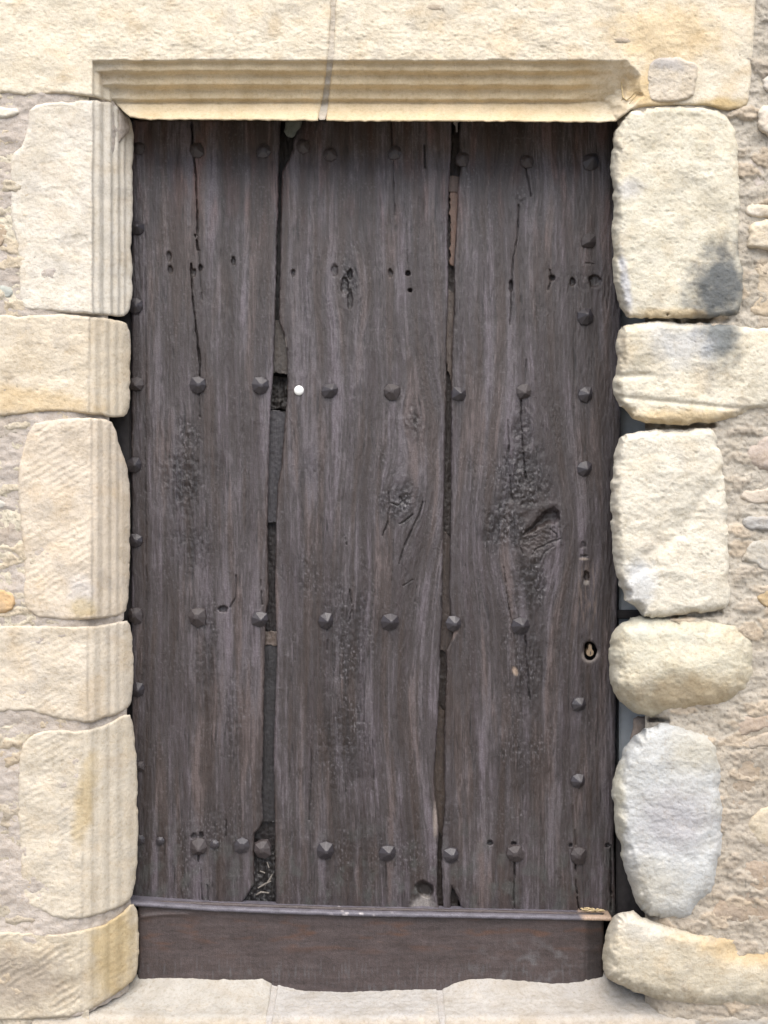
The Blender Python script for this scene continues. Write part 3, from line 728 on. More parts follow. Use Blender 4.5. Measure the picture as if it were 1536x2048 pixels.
def wood_fields(u, v, seed):
    g = u + 6 * fbm(u / 140, v / 520, 2, seed + 1) + 1.4 * fbm(u / 40, v / 120, 2, seed + 2)
    for ku, kv, lu, lv, s in KN:
        dxk = u - ku
        g = g - s * 0.8 * lu * np.tanh(dxk / lu * 1.3) * np.exp(-((v - kv) / lv) ** 2) * np.exp(-(dxk / lu / 2.6) ** 2)
    slant = sstep(560, 900, u) * (1 - sstep(880, 900, u))
    g = g + slant * (0.16 * (v - 1100) * np.exp(-((v - 1150) / 380) ** 2))
    rough = np.zeros(u.shape)
    rn = fbm(u / 14, v / 34, 3, seed + 5)
    for pu, pv, ru, rv, s in RP:
        r = np.hypot((u - pu) / ru, (v - pv) / rv) + 0.55 * rn
        rough = np.maximum(rough, s * (1 - sstep(0.2, 1.3, r)))
    rough = np.maximum(rough, 0.35 * sstep(0.25, 0.55, fbm(u / 30, v / 110, 3, seed + 6)))
    f1 = fbm(g / 7, v / 150, 3, seed + 11)
    f2 = fbm(g / 2.6, v / 90, 2, seed + 13)
    f3 = fbm(g / 34, v / 520, 3, seed + 17)
    fine = perlin(g / 9, v / 300, seed + 19)
    split = (1 - sstep(0.015, 0.075, np.abs(fine))) * sstep(0.0, 0.3, fbm(g / 22, v / 130, 2, seed + 23))
    pits = 0.7 * fbm(g / 4.6 + 0.6 * fbm(u / 20, v / 20, 2, seed + 30), v / 26, 4, seed + 29, 0.62) + 0.45 * fbm(u / 8, v / 11, 3, seed + 28)
    chips = ridged(g / 10, v / 64, 3, seed + 31)
    h = 0.0005 * f1 + 0.0003 * f2 + 0.0010 * f3 - 0.0009 * split
    flk = fbm(g / 4.2, v / 26, 3, seed + 61, 0.6)
    fl2 = ridged(g / 9 + 0.5 * fbm(u / 30, v / 30, 2, seed + 62), v / 70, 3, seed + 63)
    h = h + 0.0012 * flk + 0.0010 * fl2 * sstep(-0.3, 0.3, fbm(u / 60, v / 160, 2, seed + 64))
    h = h + rough * (0.0040 * pits + 0.0024 * (chips - 0.35)) - rough * 0.0012
    dark = np.zeros(u.shape)
    for L, w, dep in CR:
        L = np.array(L, float)
        m = (u > L[:, 0].min() - 8) & (u < L[:, 0].max() + 8) & (v > L[:, 1].min() - 8) & (v < L[:, 1].max() + 8)
        if not m.any(): continue
        dist = pdist(L, u[m] + 1.6 * fbm(u[m] / 9, v[m] / 22, 2, seed + 37), v[m])
        wv = w * 0.8 * (0.55 + 1.1 * fbm(u[m] / 30, v[m] / 26, 3, seed + 41))
        k = (1 - sstep(wv * 0.3, np.maximum(wv, 0) + 1.0, dist)) * sstep(-0.5, 0.5, wv)
        h[m] -= dep * k; dark[m] = np.maximum(dark[m], k)
    for hu, hv, ru, rv, dep in HO:
        m = (np.abs(u - hu) < ru * 3) & (np.abs(v - hv) < rv * 3)
        if not m.any(): continue
        r = np.hypot((u[m] - hu) / ru, (v[m] - hv) / rv) + 0.35 * fbm(u[m] / 6, v[m] / 8, 2, seed + 43)
        k = 1 - sstep(0.7, 1.25, r)
        h[m] -= dep * k; dark[m] = np.maximum(dark[m], k * 0.7)
    # the hollow knot: a torn cavity under a lip, with smooth lobes below
    m = (np.abs(u - 1085) < 70) & (np.abs(v - 1060) < 80)
    if m.any():
        um, vm = u[m] + 5 * fbm(u[m] / 14, v[m] / 14, 3, 5), v[m] + 5 * fbm(u[m] / 14, v[m] / 14, 3, 6)
        k = sdf(np.array([(1046, 1070), (1062, 1054), (1076, 1036), (1090, 1022), (1108, 1016), (1117, 1024), (1120, 1040), (1108, 1047), (1095, 1046), (1080, 1054), (1064, 1064)], float), um, vm)
        h[m] -= 0.016 * sstep(-3, 7, k)
        dark[m] = np.maximum(dark[m], 0.5 * sstep(0, 8, k))
        lip = sdf(np.array([(1036, 1072), (1058, 1044), (1084, 1014), (1112, 1006), (1126, 1018), (1130, 1050), (1124, 1084), (1090, 1112), (1060, 1118), (1042, 1108)], float), um, vm)
        h[m] += 0.0012 * np.exp(-((lip) / 5) ** 2) - 0.002 * sstep(0, 30, lip) + 0.0022 * fbm(um / 9 + vm / 14, vm / 7 - um / 12, 3, 9) * sstep(0, 14, lip)
    # bulge around the knots
    for ku, kv, lu, lv, s in KN[:2]:
        h = h + 0.004 * s * np.exp(-((u - ku) / lu) ** 2 - ((v - kv) / lv) ** 2)
    return g, h, rough, f1, f2, f3, split, dark, pits

def plank(poly, seed, holes=(), pale=()):
    cache = {}
    def fields(u, v):
        k = (u.shape, float(u[0, 0]))
        if k not in cache: cache[k] = wood_fields(u, v, seed)
        return cache[k]
    def depth(u, v, d, nx, ny):
        F = fields(u, v)
        y = -F[1] + edge(d, 5, 0.005)
        for fn, dep, col in pale: y = y + dep * fn(u, v)
        return y
    def color(u, v, d):
        g, h, rough, f1, f2, f3, split, dark, pits = fields(u, v)
        mid = np.array([0.0435, 0.0365, 0.0365]); lt = np.array([0.088, 0.077, 0.081]); dk = np.array([0.0275, 0.0205, 0.0185])
        tone = 0.5 * f1 + 0.85 * f3 + 0.3 * f2 + 0.35 * fbm(g / 4.2, v / 26, 3, seed + 61, 0.6) + 0.25 * fbm(u / 16, v / 60, 3, seed + 47)
        w = sstep(0.0, 0.42, tone)[..., None]; z = sstep(0.0, -0.42, tone)[..., None]
        C = mid + (lt - mid) * w
        C = C + (dk - C) * z * 0.85
        red = (sstep(560, 330, v) * sstep(-0.1, 0.4, fbm(g / 26, v / 150, 2, seed + 51)))[..., None]
        C = C * (1 + red * np.array([0.28, 0.02, -0.08]))
        bn = fbm(g / 26, v / 330, 3, seed + 53)
        brown = sstep(-0.05, 0.35, bn)[..., None]; purple = sstep(0.0, 0.4, -bn)[..., None]
        C = C * (1 + brown * np.array([0.05, -0.06, -0.16])) * (1 + purple * np.array([0.20, 0.18, 0.24]))
        C = C * (1 - 0.55 * np.clip(rough, 0, 1)[..., None]) * (1 + (rough * sstep(0.1, 0.5, pits))[..., None] * 0.55)
        C = C * (1 - 0.5 * split[..., None]) * (1 - 0.5 * dark[..., None])
        moss = (sstep(1550, 1800, v) * sstep(0.0, 0.4, fbm(u / 30, v / 40, 3, seed + 57)))[..., None]
        C = C + (np.array([0.06, 0.066, 0.06]) - C) * moss * 0.45
        fk = sstep(0.32, 0.52, perlin(u / 3.4, v / 6.5, seed + 66)) * (0.40 + 0.9 * np.clip(rough, 0, 1)) * sstep(-0.2, 0.3, fbm(u / 50, v / 80, 2, seed + 67))  # worn pale flecks that also put specular glints into the colour
        C = C + (np.array([0.17, 0.16, 0.165]) - C) * np.clip(fk * 0.5, 0, 1)[..., None]
        # traces of the lost lock plate
        lp = np.exp(-((u - 1176) / 24) ** 4 - ((v - 1190) / 62) ** 6)
        st = sstep(-0.1, 0.4, fbm(u / 5, v / 40, 2, seed + 59))
        C = C + (np.array([0.15, 0.115, 0.095]) - C) * (lp * st * 0.6)[..., None]
        for fn, dep, col in pale:
            C = C + (np.array(col) - C) * np.clip(fn(u, v), 0, 1)[..., None]
        return C
    def gloss(u, v, d):
        F = fields(u, v)
        return np.clip(0.75 * F[2] + 0.3 * sstep(0, 0.4, F[5]), 0, 1)
    return relief('plank', poly, depth, color, M_WOOD, door, 1.6, 0.032, 1.6, 12, seed, 0, gloss=gloss, holes=holes)

p1 = plank([(263, 240), (562, 240), (558, 330), (556, 420), (553, 520), (550, 660), (547, 740), (542, 800), (539, 880), (537, 960), (535, 1080), (538, 1200), (532, 1225), (530, 1300), (528, 1400), (526, 1500), (524, 1600), (527, 1642), (520, 1656), (509, 1668), (508, 1770), (500, 1782), (488, 1800), (480, 1812), (266, 1808), (263, 1500)], 611)
p2 = plank([(598, 240), (592, 268), (586, 284), (586, 300), (572, 330), (564, 345), (561, 450), (560, 560), (558, 645), (568, 668), (574, 700), (575, 760), (574, 800), (571, 830), (565, 900), (562, 940), (556, 965), (552, 1040), (550, 1150), (552, 1250), (554, 1300), (551, 1400), (547, 1500), (549, 1600), (550, 1700), (552, 1832), (880, 1832), (874, 1790), (875, 1700), (878, 1660), (872, 1600), (868, 1560), (875, 1450), (880, 1340), (880, 1300), (884, 1240), (886, 1100), (888, 1000), (893, 800), (893, 700), (897, 560), (896, 480), (898, 370), (902, 320), (904, 240)], 631,
           pale=[(blob(850, 1778, 17, 12, 30, .35, 5), 0.014, (0.02, 0.016, 0.014)), (blob(846, 1806, 24, 16, 10, .4, 6), 0.006, (0.20, 0.185, 0.17)), (blob(571, 770, 3, 22, 0, .4, 7, .2), 0.0, (0.42, 0.32, 0.2)), (blob(570, 690, 3, 14, 0, .5, 8, .3), 0.0, (0.3, 0.27, 0.24)), (blob(870, 1640, 4, 30, 0, .6, 9), 0.001, (0.2, 0.17, 0.15))])
p3 = plank([(918, 240), (918, 282), (922, 330), (916, 370), (913, 450), (908, 520), (908, 600), (903, 750), (902, 800), (902, 1000), (900, 1100), (898, 1180), (902, 1232), (908, 1256), (904, 1278), (892, 1300), (893, 1340), (890, 1400), (888, 1500), (890, 1600), (885, 1660), (883, 1700), (884, 1760), (888, 1834), (902, 1834), (902, 1790), (904, 1772), (912, 1790), (922, 1812), (928, 1834), (1232, 1836), (1228, 1700), (1230, 1500), (1234, 1230), (1241, 900), (1243, 700), (1243, 240)], 651,
           holes=[[(1180 + 13 * math.cos(a) * (1 + 0.12 * math.cos(3 * a)), 1302 + 19 * math.sin(a)) for a in np.linspace(0, 2 * math.pi, 22, endpoint=False)]],
           pale=[(lambda u, v: (blob(1181, 1303, 17, 23, 0, .25, 4, .4)(u, v) * sstep(1298, 1312, v)), 0.0, (0.17, 0.15, 0.135)), (blob(1173, 1165, 5, 5, 0, .5, 3), 0.0, (0.2, 0.18, 0.16)), (blob(1168, 1118, 8, 2.5, 0, .5, 3), 0.0, (0.26, 0.22, 0.18)), (blob(1030, 1342, 5, 9, -20, .5, 3), 0.001, (0.26, 0.2, 0.15)), (blob(908, 1262, 8, 16, 20, .5, 3), 0.002, (0.16, 0.12, 0.10))])

# boards seen through the gaps
def strip(poly, y, col, seed, amp=1.0, label=None, name='backing_strip'):
    def depth(u, v, d, nx, ny):
        return y - amp * (0.002 * fbm(u / 8, v / 60, 3, seed) + 0.001 * fbm(u / 4, v / 8, 2, seed + 3))
    def color(u, v, d):
        return np.array(col) * (1 + 0.7 * fbm(u / 4, v / 40, 3, seed + 5))[..., None]
    return relief(name, poly, depth, color, M_WOOD, door, 2.2, y + 0.012, 5, 12, seed, 0, gloss=lambda u, v, d: u * 0 + 0.1, label=label)
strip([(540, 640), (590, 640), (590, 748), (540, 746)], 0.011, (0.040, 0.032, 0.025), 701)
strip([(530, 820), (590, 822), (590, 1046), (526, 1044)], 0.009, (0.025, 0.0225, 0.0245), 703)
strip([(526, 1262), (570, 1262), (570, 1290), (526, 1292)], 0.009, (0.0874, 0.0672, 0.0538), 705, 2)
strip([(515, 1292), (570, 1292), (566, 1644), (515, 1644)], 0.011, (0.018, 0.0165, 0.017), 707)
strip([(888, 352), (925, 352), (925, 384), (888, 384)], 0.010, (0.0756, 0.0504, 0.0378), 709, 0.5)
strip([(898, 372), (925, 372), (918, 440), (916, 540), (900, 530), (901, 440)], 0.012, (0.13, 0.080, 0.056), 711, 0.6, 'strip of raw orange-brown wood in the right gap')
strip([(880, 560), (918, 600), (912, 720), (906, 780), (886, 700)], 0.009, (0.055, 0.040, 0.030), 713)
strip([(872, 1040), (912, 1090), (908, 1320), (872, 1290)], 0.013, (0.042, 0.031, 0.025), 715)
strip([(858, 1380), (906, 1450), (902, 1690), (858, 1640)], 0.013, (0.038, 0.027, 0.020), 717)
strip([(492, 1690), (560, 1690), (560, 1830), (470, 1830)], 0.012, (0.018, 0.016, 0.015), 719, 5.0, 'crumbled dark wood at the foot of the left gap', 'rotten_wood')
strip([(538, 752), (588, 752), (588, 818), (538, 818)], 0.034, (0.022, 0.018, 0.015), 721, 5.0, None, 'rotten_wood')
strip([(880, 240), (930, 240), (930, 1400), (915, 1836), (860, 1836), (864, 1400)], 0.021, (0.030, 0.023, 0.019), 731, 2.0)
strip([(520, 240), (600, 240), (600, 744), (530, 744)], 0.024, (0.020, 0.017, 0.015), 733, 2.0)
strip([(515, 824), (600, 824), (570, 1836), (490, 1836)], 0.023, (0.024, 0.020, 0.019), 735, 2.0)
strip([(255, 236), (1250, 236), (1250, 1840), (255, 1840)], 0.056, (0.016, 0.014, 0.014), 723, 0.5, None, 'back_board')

# pale splinters in the rotten foot
def tube_mesh(pts, rad, n=6):
    V, F = [], []
    pts = [Vector(p) for p in pts]
    for i, p in enumerate(pts):
        tdir = (pts[min(i + 1, len(pts) - 1)] - pts[max(i - 1, 0)]).normalized()
        a = tdir.orthogonal().normalized(); b = tdir.cross(a)
        r = rad * (0.35 + 0.65 * math.sin(math.pi * (0.12 + 0.76 * i / (len(pts) - 1))))
        for k in range(n):
            t = 2 * math.pi * k / n
            V.append(p + a * r * math.cos(t) + b * r * math.sin(t))
    for i in range(len(pts) - 1):
        for k in range(n):
            F.append((i * n + k, i * n + (k + 1) % n, (i + 1) * n + (k + 1) % n, (i + 1) * n + k))
    return np.array([tuple(v) for v in V]), np.array(F)
def splinter(name, pts, rad, mat, parent):
    V, F = tube_mesh(pts, rad)
    return mesh_np(name, V, F, mat, parent)
M_SPL = plain_mat('pale_splinter_wood', (0.13, 0.115, 0.10), 0.8, 0, 0.3, 200, 0.4)
for a in ([(516, 1776), (530, 1768), (542, 1762)], [(530, 1772), (540, 1758), (545, 1748)], [(512, 1790), (522, 1784), (538, 1786)], [(520, 1742), (530, 1746)], [(534, 1724), (538, 1736)]):
    splinter('splinter', [P3(x, y, 0.002 - 0.002 * i) for i, (x, y) in enumerate(a)], 0.0022, M_SPL, door)

# studs: faceted hand-forged heads
def stud_mesh(seed, round_=0.0, flat=1.0):
    rng = np.random.default_rng(seed)
    n = 8
    def ring(rad, y, sq):
        out = []
        for k in range(n):
            a = 2 * math.pi * k / n + math.pi / 4
            c = 1.0 if k % 2 == 0 else (0.74 + 0.24 * sq)
            jit = 1 + rng.uniform(-0.13, 0.13)
            out.append((rad * c * jit * math.cos(a), y, rad * c * jit * math.sin(a)))
        return out
    apex = (rng.uniform(-.26, .26), rng.uniform(-.2, .2))
    V = ring(1.0, 0.25, 0.75 + round_ * 0.25) + ring(1.0, -0.14, 0.7 + round_ * 0.3)
    top = ring(0.16 + round_ * 0.25, -0.80 * flat, 0.4)
    V += [(x + apex[0], y, z + apex[1]) for x, y, z in top]
    V.append((apex[0], -0.84 * flat, apex[1]))
    F = []
    for r in (0, 1):
        for k in range(n):
            F.append((r * n + k, r * n + (k + 1) % n, (r + 1) * n + (k + 1) % n, (r + 1) * n + k))
    for k in range(n):
        F.append((2 * n + k, 2 * n + (k + 1) % n, 3 * n))
    me = bpy.data.meshes.new('stud')
    me.from_pydata(V, [], F); me.update()
    import bmesh
    bm = bmesh.new(); bm.from_mesh(me)
    bmesh.ops.recalc_face_normals(bm, faces=bm.faces)
    bmesh.ops.bevel(bm, geom=[e for e in bm.edges if e.calc_face_angle(0) > 0.35], offset=0.035, segments=2, affect='EDGES', profile=0.5)
    bm.to_mesh(me); bm.free()
    me.materials.append(M_RUST if seed in (33, 43) else M_IRON)
    return me
SM = [stud_mesh(5), stud_mesh(9), stud_mesh(14, 0.1, 0.9), stud_mesh(21), stud_mesh(33, 0.5, 0.75), stud_mesh(37, 0.9, 0.6), stud_mesh(43, 0, 0.85), stud_mesh(47, 0.2, 1.1), stud_mesh(51, 0.1), stud_mesh(57, 0.4, 0.8)]
ST = [  # u, v, radius, mesh
 (393, 300, 15, 4), (527, 303, 14, 5), (606, 292, 14, 4), (660, 308, 14, 4), (789, 306, 13, 5), (925, 318, 14, 4), (1054, 322, 14, 4), (1182, 323, 16, 0),
 (1176, 482, 15, 1), (1171, 634, 15, 2), (1171, 789, 14, 3), (1169, 937, 14, 0), (1158, 1407, 13, 1), (1156, 1561, 14, 2), (1157, 1710, 17, 4),
 (397, 770, 16, 2), (522, 771, 16, 0), (660, 780, 15, 1), (784, 783, 16, 4), (918, 788, 14, 3), (1047, 784, 15, 2),
 (278, 296, 13, 4), (274, 456, 14, 0), (272, 612, 15, 1), (272, 769, 14, 2), (268, 930, 15, 3), (272, 1081, 14, 0), (271, 1230, 16, 4), (274, 1379, 14, 1), (280, 1532, 10, 4), (280, 1680, 9, 5),
 (395, 1233, 18, 4), (520, 1237, 15, 1), (652, 1241, 15, 2), (780, 1244, 17, 3), (908, 1247, 16, 0), (1041, 1252, 17, 1),
 (320, 1682, 8, 5), (397, 1694, 17, 0), (429, 1689, 9, 5), (483, 1691, 14, 5), (525, 1698, 17, 4), (651, 1701, 17, 2), (775, 1705, 17, 0), (903, 1710, 15, 3), (1030, 1706, 17, 4),
]
rng = np.random.default_rng(3)
for u, v, r, k in ST:
    par = p1 if u < 540 else (p2 if u < 897 else p3)
    if k < 4 and rng.random() < 0.6: k = int(rng.integers(6, 10))
    o = bpy.data.objects.new('stud', SM[k]); COL.objects.link(o)
    o.parent = par
    o.location = P3(u, v, -0.0015) - origin(par)
    o.rotation_euler = (0, rng.uniform(-0.32, 0.32), 0)
    s = r / 1000 * 1.12
    o.scale = (s * rng.uniform(.92, 1.06), s * 0.95, s * rng.uniform(.92, 1.06))

# small domed disc in plain glossy white
def dome(name, u, v, r, h, mat, parent, label=None, y=0.0, seg=28):
    V, F = [], []
    c = P3(u, v, y)
    prof = [(1.0, 0.003), (1.0, -0.001)] + [(math.cos(t), -0.001 - h * math.sin(t)) for t in np.linspace(0.15, 1.45, 7)]
    for q, yy in prof:
        for k in range(seg):
            a = 2 * math.pi * k / seg
            V.append((c.x + r * q * math.cos(a), c.y + yy, c.z + r * q * math.sin(a)))
    for i in range(len(prof) - 1):
        for k in range(seg):
            F.append((i * seg + k, i * seg + (k + 1) % seg, (i + 1) * seg + (k + 1) % seg, (i + 1) * seg + k))
    V.append((c.x, c.y + prof[-1][1], c.z)); e = len(V) - 1; i = len(prof) - 1
    for k in range(0, seg, 2):
        F.append((i * seg + k, i * seg + k + 1, i * seg + (k + 2) % seg, e))
    return mesh_np(name, np.array(V), np.array(F), mat, parent, label=label)
dome('disc', 598, 781, 0.0098, 0.006, M_WHITE, p2, 'small round white cap near the left gap')

# lock cylinder down in its hole
V, F = [], []
prof = []
for a in np.linspace(math.radians(-60), math.radians(240), 24): prof.append((0.0078 * math.cos(a), -0.0078 * math.sin(a) - 0.003))
prof = [(x, z) for x, z in prof]
prof += [(-0.0036, 0.008), (-0.0030, 0.0125), (0, 0.0145), (0.0030, 0.0125), (0.0036, 0.008)]
cc = P3(1180, 1302, 0.012)
n = len(prof)
for yy in (0.03, 0.0):
    for x, z in prof: V.append((cc.x + x, cc.y + yy, cc.z + z))
for x, z in prof: V.append((cc.x + x * 0.9, cc.y - 0.001, cc.z + z * 0.93))
me = bpy.data.meshes.new('lock_cylinder')
off = origin(door)
Vl = [tuple(Vector(p) - off) for p in V]
F = [(r * n + k, r * n + (k + 1) % n, (r + 1) * n + (k + 1) % n, (r + 1) * n + k) for r in (0, 1) for k in range(n)] + [tuple(range(2 * n, 3 * n))]
me.from_pydata(Vl, [], F); me.update()
lock = link('lock_cylinder', me, M_BRASS, door, 'dull brass lock cylinder inside a ragged hole')
kh = bpy.data.meshes.new('keyway')
kc = P3(1181, 1306, 0.0105) - off
kh.from_pydata([(kc.x - .0009, kc.y, kc.z - .004), (kc.x + .0009, kc.y, kc.z - .004), (kc.x + .0009, kc.y, kc.z + .003), (kc.x - .0009, kc.y, kc.z + .003),
                (kc.x - .0009, kc.y + .004, kc.z - .004), (kc.x + .0009, kc.y + .004, kc.z - .004), (kc.x + .0009, kc.y + .004, kc.z + .003), (kc.x - .0009, kc.y + .004, kc.z + .003)],
               [], [(0, 1, 2, 3), (0, 4, 5, 1), (1, 5, 6, 2), (2, 6, 7, 3), (3, 7, 4, 0)])
kh.update(); link('keyway', kh, M_DARKWOOD, lock)

# weather board and its ledge
LB = np.array([(262, 1789), (290, 1791), (420, 1800), (560, 1806), (720, 1811), (900, 1814), (1060, 1817), (1218, 1820)], float)
def lb(u): return np.interp(u, LB[:, 0], LB[:, 1])
def board_depth(u, v, d, nx, ny):
    y = -0.026 - 0.0006 * fbm(u / 150, v / 14, 3, 801) - 0.0003 * fbm(u / 60, v / 5, 3, 803) - 0.0015 * fbm(u / 100, v / 60, 2, 805)
    y = y - 0.004 * np.exp(-((v - (1829 - 0.05 * (u - 330) + 10 * ((u - 330) / 90) ** 2)) / 4) ** 2) * sstep(270, 285, u) * (1 - sstep(350, 395, u))
    y = y + 0.002 * np.exp(-((u - 1172) / 2) ** 2) * sstep(1880, 1920, v)
    return y + edge(d, 6, 0.004)
def board_color(u, v, d):
    mid = np.array([0.056, 0.043, 0.041])
    C = mid * (1 + 0.22 * fbm(u / 120, v / 9, 3, 811) + 0.4 * fbm(u / 60, v / 30, 4, 813, 0.65) + 0.35 * fbm(u / 9, v / 5, 3, 814))[..., None]
    red = (sstep(0.05, 0.5, fbm(u / 70, v / 18, 3, 815)) * np.exp(-((v - 1868) / 34) ** 2))[..., None]
    C = C + (np.array([0.085, 0.044, 0.028]) - C) * red * 0.8
    gr = (sstep(0.0, 0.45, fbm(u / 34, v / 26, 4, 817)) * sstep(880, 1020, u) * sstep(1860, 1910, v) * (1 - sstep(1150, 1180, u)))[..., None]
    C = C + (np.array([0.11, 0.106, 0.108]) - C) * gr * 0.7
    str_ = (sstep(0.1, 0.5, fbm(u / 4, v / 40, 2, 819)) * sstep(1895, 1950, v))[..., None]
    C = C + (np.array([0.095, 0.095, 0.098]) - C) * str_ * 0.55
    dk = (sstep(1165, 1180, u) * (1 - sstep(1960, 1975, v)))[..., None]
    C = C * (1 - 0.55 * dk)
    return C
wb = relief('weather_board', [(276, 1800), (400, 1804), (700, 1815), (1000, 1820), (1208, 1826), (1206, 2000), (276, 2000)], board_depth, board_color, M_BOARD, door, 2.0, 0.012, 1.0, 16, 801, 0,
            gloss=lambda u, v, d: np.clip(0.3 + 0.4 * fbm(u / 40, v / 20, 2, 9), 0, 1))
def ledge_mesh():
    us = np.arange(265, 1216, 2.5)
    vb = lb(us)
    wob = 0.0006 * fbm(us / 30, us * 0, 3, 3)
    _, _, zb = world(us, vb, 0.004)
    _, _, zf = world(us, vb + 14.5, -0.036)
    x = (us - 768) / 1000
    prof = [(0.010, zb), (0.0, zb), (-0.018, (zb * 0.5 + zf * 0.5) + 0.0006), (-0.033, zf + 0.0006), (-0.0365, zf - 0.0012), (-0.0372, zf - 0.0050), (-0.0355, zf - 0.0075), (-0.030, zf - 0.0085), (-0.020, zf - 0.0085)]
    V = []; 
    for y, z in prof: V.append(np.stack([x, np.full(x.shape, y) + wob * 0.5, z + wob], -1))
    V = np.stack(V)
    k, m = V.shape[:2]
    idx = np.arange(k * m).reshape(k, m)
    q = np.stack([idx[:-1, :-1], idx[1:, :-1], idx[1:, 1:], idx[:-1, 1:]], -1).reshape(-1, 4)
    caps = []
    for c in (0, m - 1):
        for i in range(0, k - 2, 2):
            caps.append((idx[0, c], idx[i, c], idx[i + 1, c], idx[i + 2, c]))
    U = np.tile(us, (k, 1)); I = np.tile(np.arange(k)[:, None] * 8.0, (1, m))
    C = np.array([0.10, 0.095, 0.112]) * (1 + 0.5 * fbm(U / 25, I / 12, 3, 831))[..., None]
    pale = (sstep(0.25, 0.4, fbm(U / 18, I / 9, 2, 833)) * np.exp(-((U - 720) / 60) ** 2))[..., None]
    C = C + (np.array([0.36, 0.34, 0.34]) - C) * pale
    raw = (sstep(1150, 1166, U + 8 * fbm(U / 6, I / 6, 2, 4)))[..., None]
    C = C + (np.array([0.36, 0.27, 0.20]) - C) * raw
    pts = V.reshape(-1, 3)
    q = np.concatenate([q, np.array(caps[1:len(caps) // 2] + caps[len(caps) // 2 + 1:])])
    mesh_np('drip_ledge', pts, q, M_BOARD, wb, C.reshape(-1, 3), np.full(k * m, 0.2), True, 'thin grey weathered ledge along the top of the board')
ledge_mesh()

# ------------------------------------------------------------------ frame behind the door
frame = thing('doorframe', 'recessed frame behind the door, dark wood at left and grey paint at right', 'door frame', P3(768, 1985, 0.08))
def box(name, u0, v0, u1, v1, y0, y1, mat, parent, label=None):
    a, b = P3(u0, v0, 0), P3(u1, v1, 0)
    import bmesh
    bm = bmesh.new()
    bmesh.ops.create_cube(bm, size=1)
    c = Vector(((a.x + b.x) / 2, (y0 + y1) / 2, (a.z + b.z) / 2)) - origin(parent)
    for vtx in bm.verts:
        vtx.co = Vector((vtx.co.x * abs(b.x - a.x), vtx.co.y * (y1 - y0), vtx.co.z * abs(a.z - b.z))) + c
    bmesh.ops.bevel(bm, geom=bm.edges[:], offset=0.003, segments=2, affect='EDGES')
    me = bpy.data.meshes.new(name); bm.to_mesh(me); bm.free()
    return link(name, me, mat, parent, label)
box('frame_post', 1246, 232, 1330, 1570, 0.030, 0.075, M_GREY, frame, 'grey painted post glimpsed beside the right stones')
box('frame_post', 1236, 1576, 1330, 1990, 0.012, 0.075, M_DARKWOOD, frame, 'dark wooden foot of the right post')
box('latch_plate', 1236, 1222, 1300, 1240, 0.018, 0.029, M_DARKWOOD, frame)
box('frame_post', 150, 232, 259, 1990, 0.012, 0.075, M_DARKWOOD, frame, 'dark wooden post behind the left jamb')
box('frame_head', 150, 150, 1330, 228, 0.034, 0.075, M_DARKWOOD, frame)
box('back_panel', 100, 120, 1400, 2100, 0.078, 0.10, M_DARKWOOD, frame)

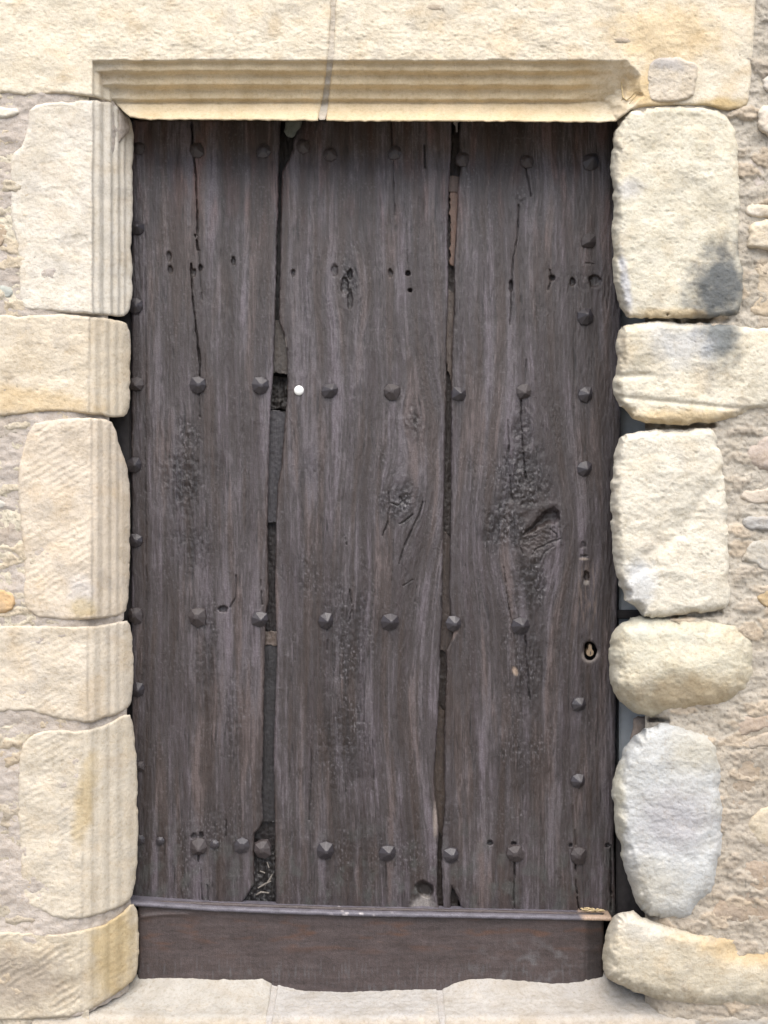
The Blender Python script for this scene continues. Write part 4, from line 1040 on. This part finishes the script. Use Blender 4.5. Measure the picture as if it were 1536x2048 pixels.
# ------------------------------------------------------------------ small loose things
stalk = thing('dry_stalk', 'curl of dry yellow grass caught at the right end of the lintel', 'dry grass', P3(1250, 215, -0.12))
splinter('stem', [P3(1242, 160, -0.095), P3(1244, 178, -0.100), P3(1246, 196, -0.105), P3(1254, 200, -0.115), P3(1262, 194, -0.120), P3(1272, 182, -0.130)], 0.0016, M_STRAW, stalk)
splinter('stem', [P3(1246, 196, -0.105), P3(1240, 206, -0.100), P3(1238, 214, -0.095)], 0.0014, M_STRAW, stalk)
splinter('stem', [P3(1258, 208, -0.120), P3(1268, 196, -0.130), P3(1280, 184, -0.137)], 0.0012, M_STRAW, stalk)
clump = thing('straw_clump', 'flattened clump of pale straw and dirt on the right end of the ledge', 'straw', P3(1185, 1822, -0.015))
rng = np.random.default_rng(8)
for i in range(46):
    u = 1162 + 46 * rng.random(); L = rng.uniform(5, 13); a = rng.uniform(-1.4, 1.4)
    y = -0.004 - 0.022 * rng.random()
    vv = lb(u) + 3 - 150 * y * 0.6 * 0 - rng.uniform(0, 7) * (1 - abs(u - 1180) / 40)
    splinter('straw', [P3(u - L * math.cos(a) / 2, vv + L * math.sin(a) * .25, y), P3(u, vv - 1, y - .001), P3(u + L * math.cos(a) / 2, vv - L * math.sin(a) * .25, y)], 0.0011, M_STRAW, clump)

# ------------------------------------------------------------------ the street
gm, n, l, b = new_mat('paving')
tc = n.new('ShaderNodeTexCoord'); br = n.new('ShaderNodeTexBrick')
br.inputs['Scale'].default_value = 2.2
br.inputs['Color1'].default_value = (0.30, 0.28, 0.25, 1); br.inputs['Color2'].default_value = (0.24, 0.225, 0.205, 1); br.inputs['Mortar'].default_value = (0.16, 0.15, 0.14, 1)
br.inputs['Mortar Size'].default_value = 0.015
l.new(tc.outputs['Object'], br.inputs['Vector'])
nz = n.new('ShaderNodeTexNoise'); nz.inputs['Scale'].default_value = 30; nz.inputs['Detail'].default_value = 6
l.new(tc.outputs['Object'], nz.inputs['Vector'])
mx = n.new('ShaderNodeMix'); mx.data_type = 'RGBA'; mx.blend_type = 'MULTIPLY'; mx.inputs[0].default_value = 0.5
l.new(br.outputs[0], mx.inputs[6]); l.new(nz.outputs['Color'], mx.inputs[7]); l.new(mx.outputs[2], b.inputs['Base Color'])
b.inputs['Roughness'].default_value = 0.9
bp = n.new('ShaderNodeBump'); bp.inputs['Strength'].default_value = 0.4; bp.inputs['Distance'].default_value = 0.004
l.new(br.outputs['Fac'], bp.inputs['Height']); bp.invert = True; l.new(bp.outputs[0], b.inputs['Normal'])
me = bpy.data.meshes.new('pavement')
me.from_pydata([(-80, -160, 0), (80, -160, 0), (80, 0.3, 0), (-80, 0.3, 0)], [], [(0, 1, 2, 3)]); me.update()
pv = link('pavement', me, gm, None)
pv['label'] = 'worn stone paving in front of the doorway'; pv['kind'] = 'structure'
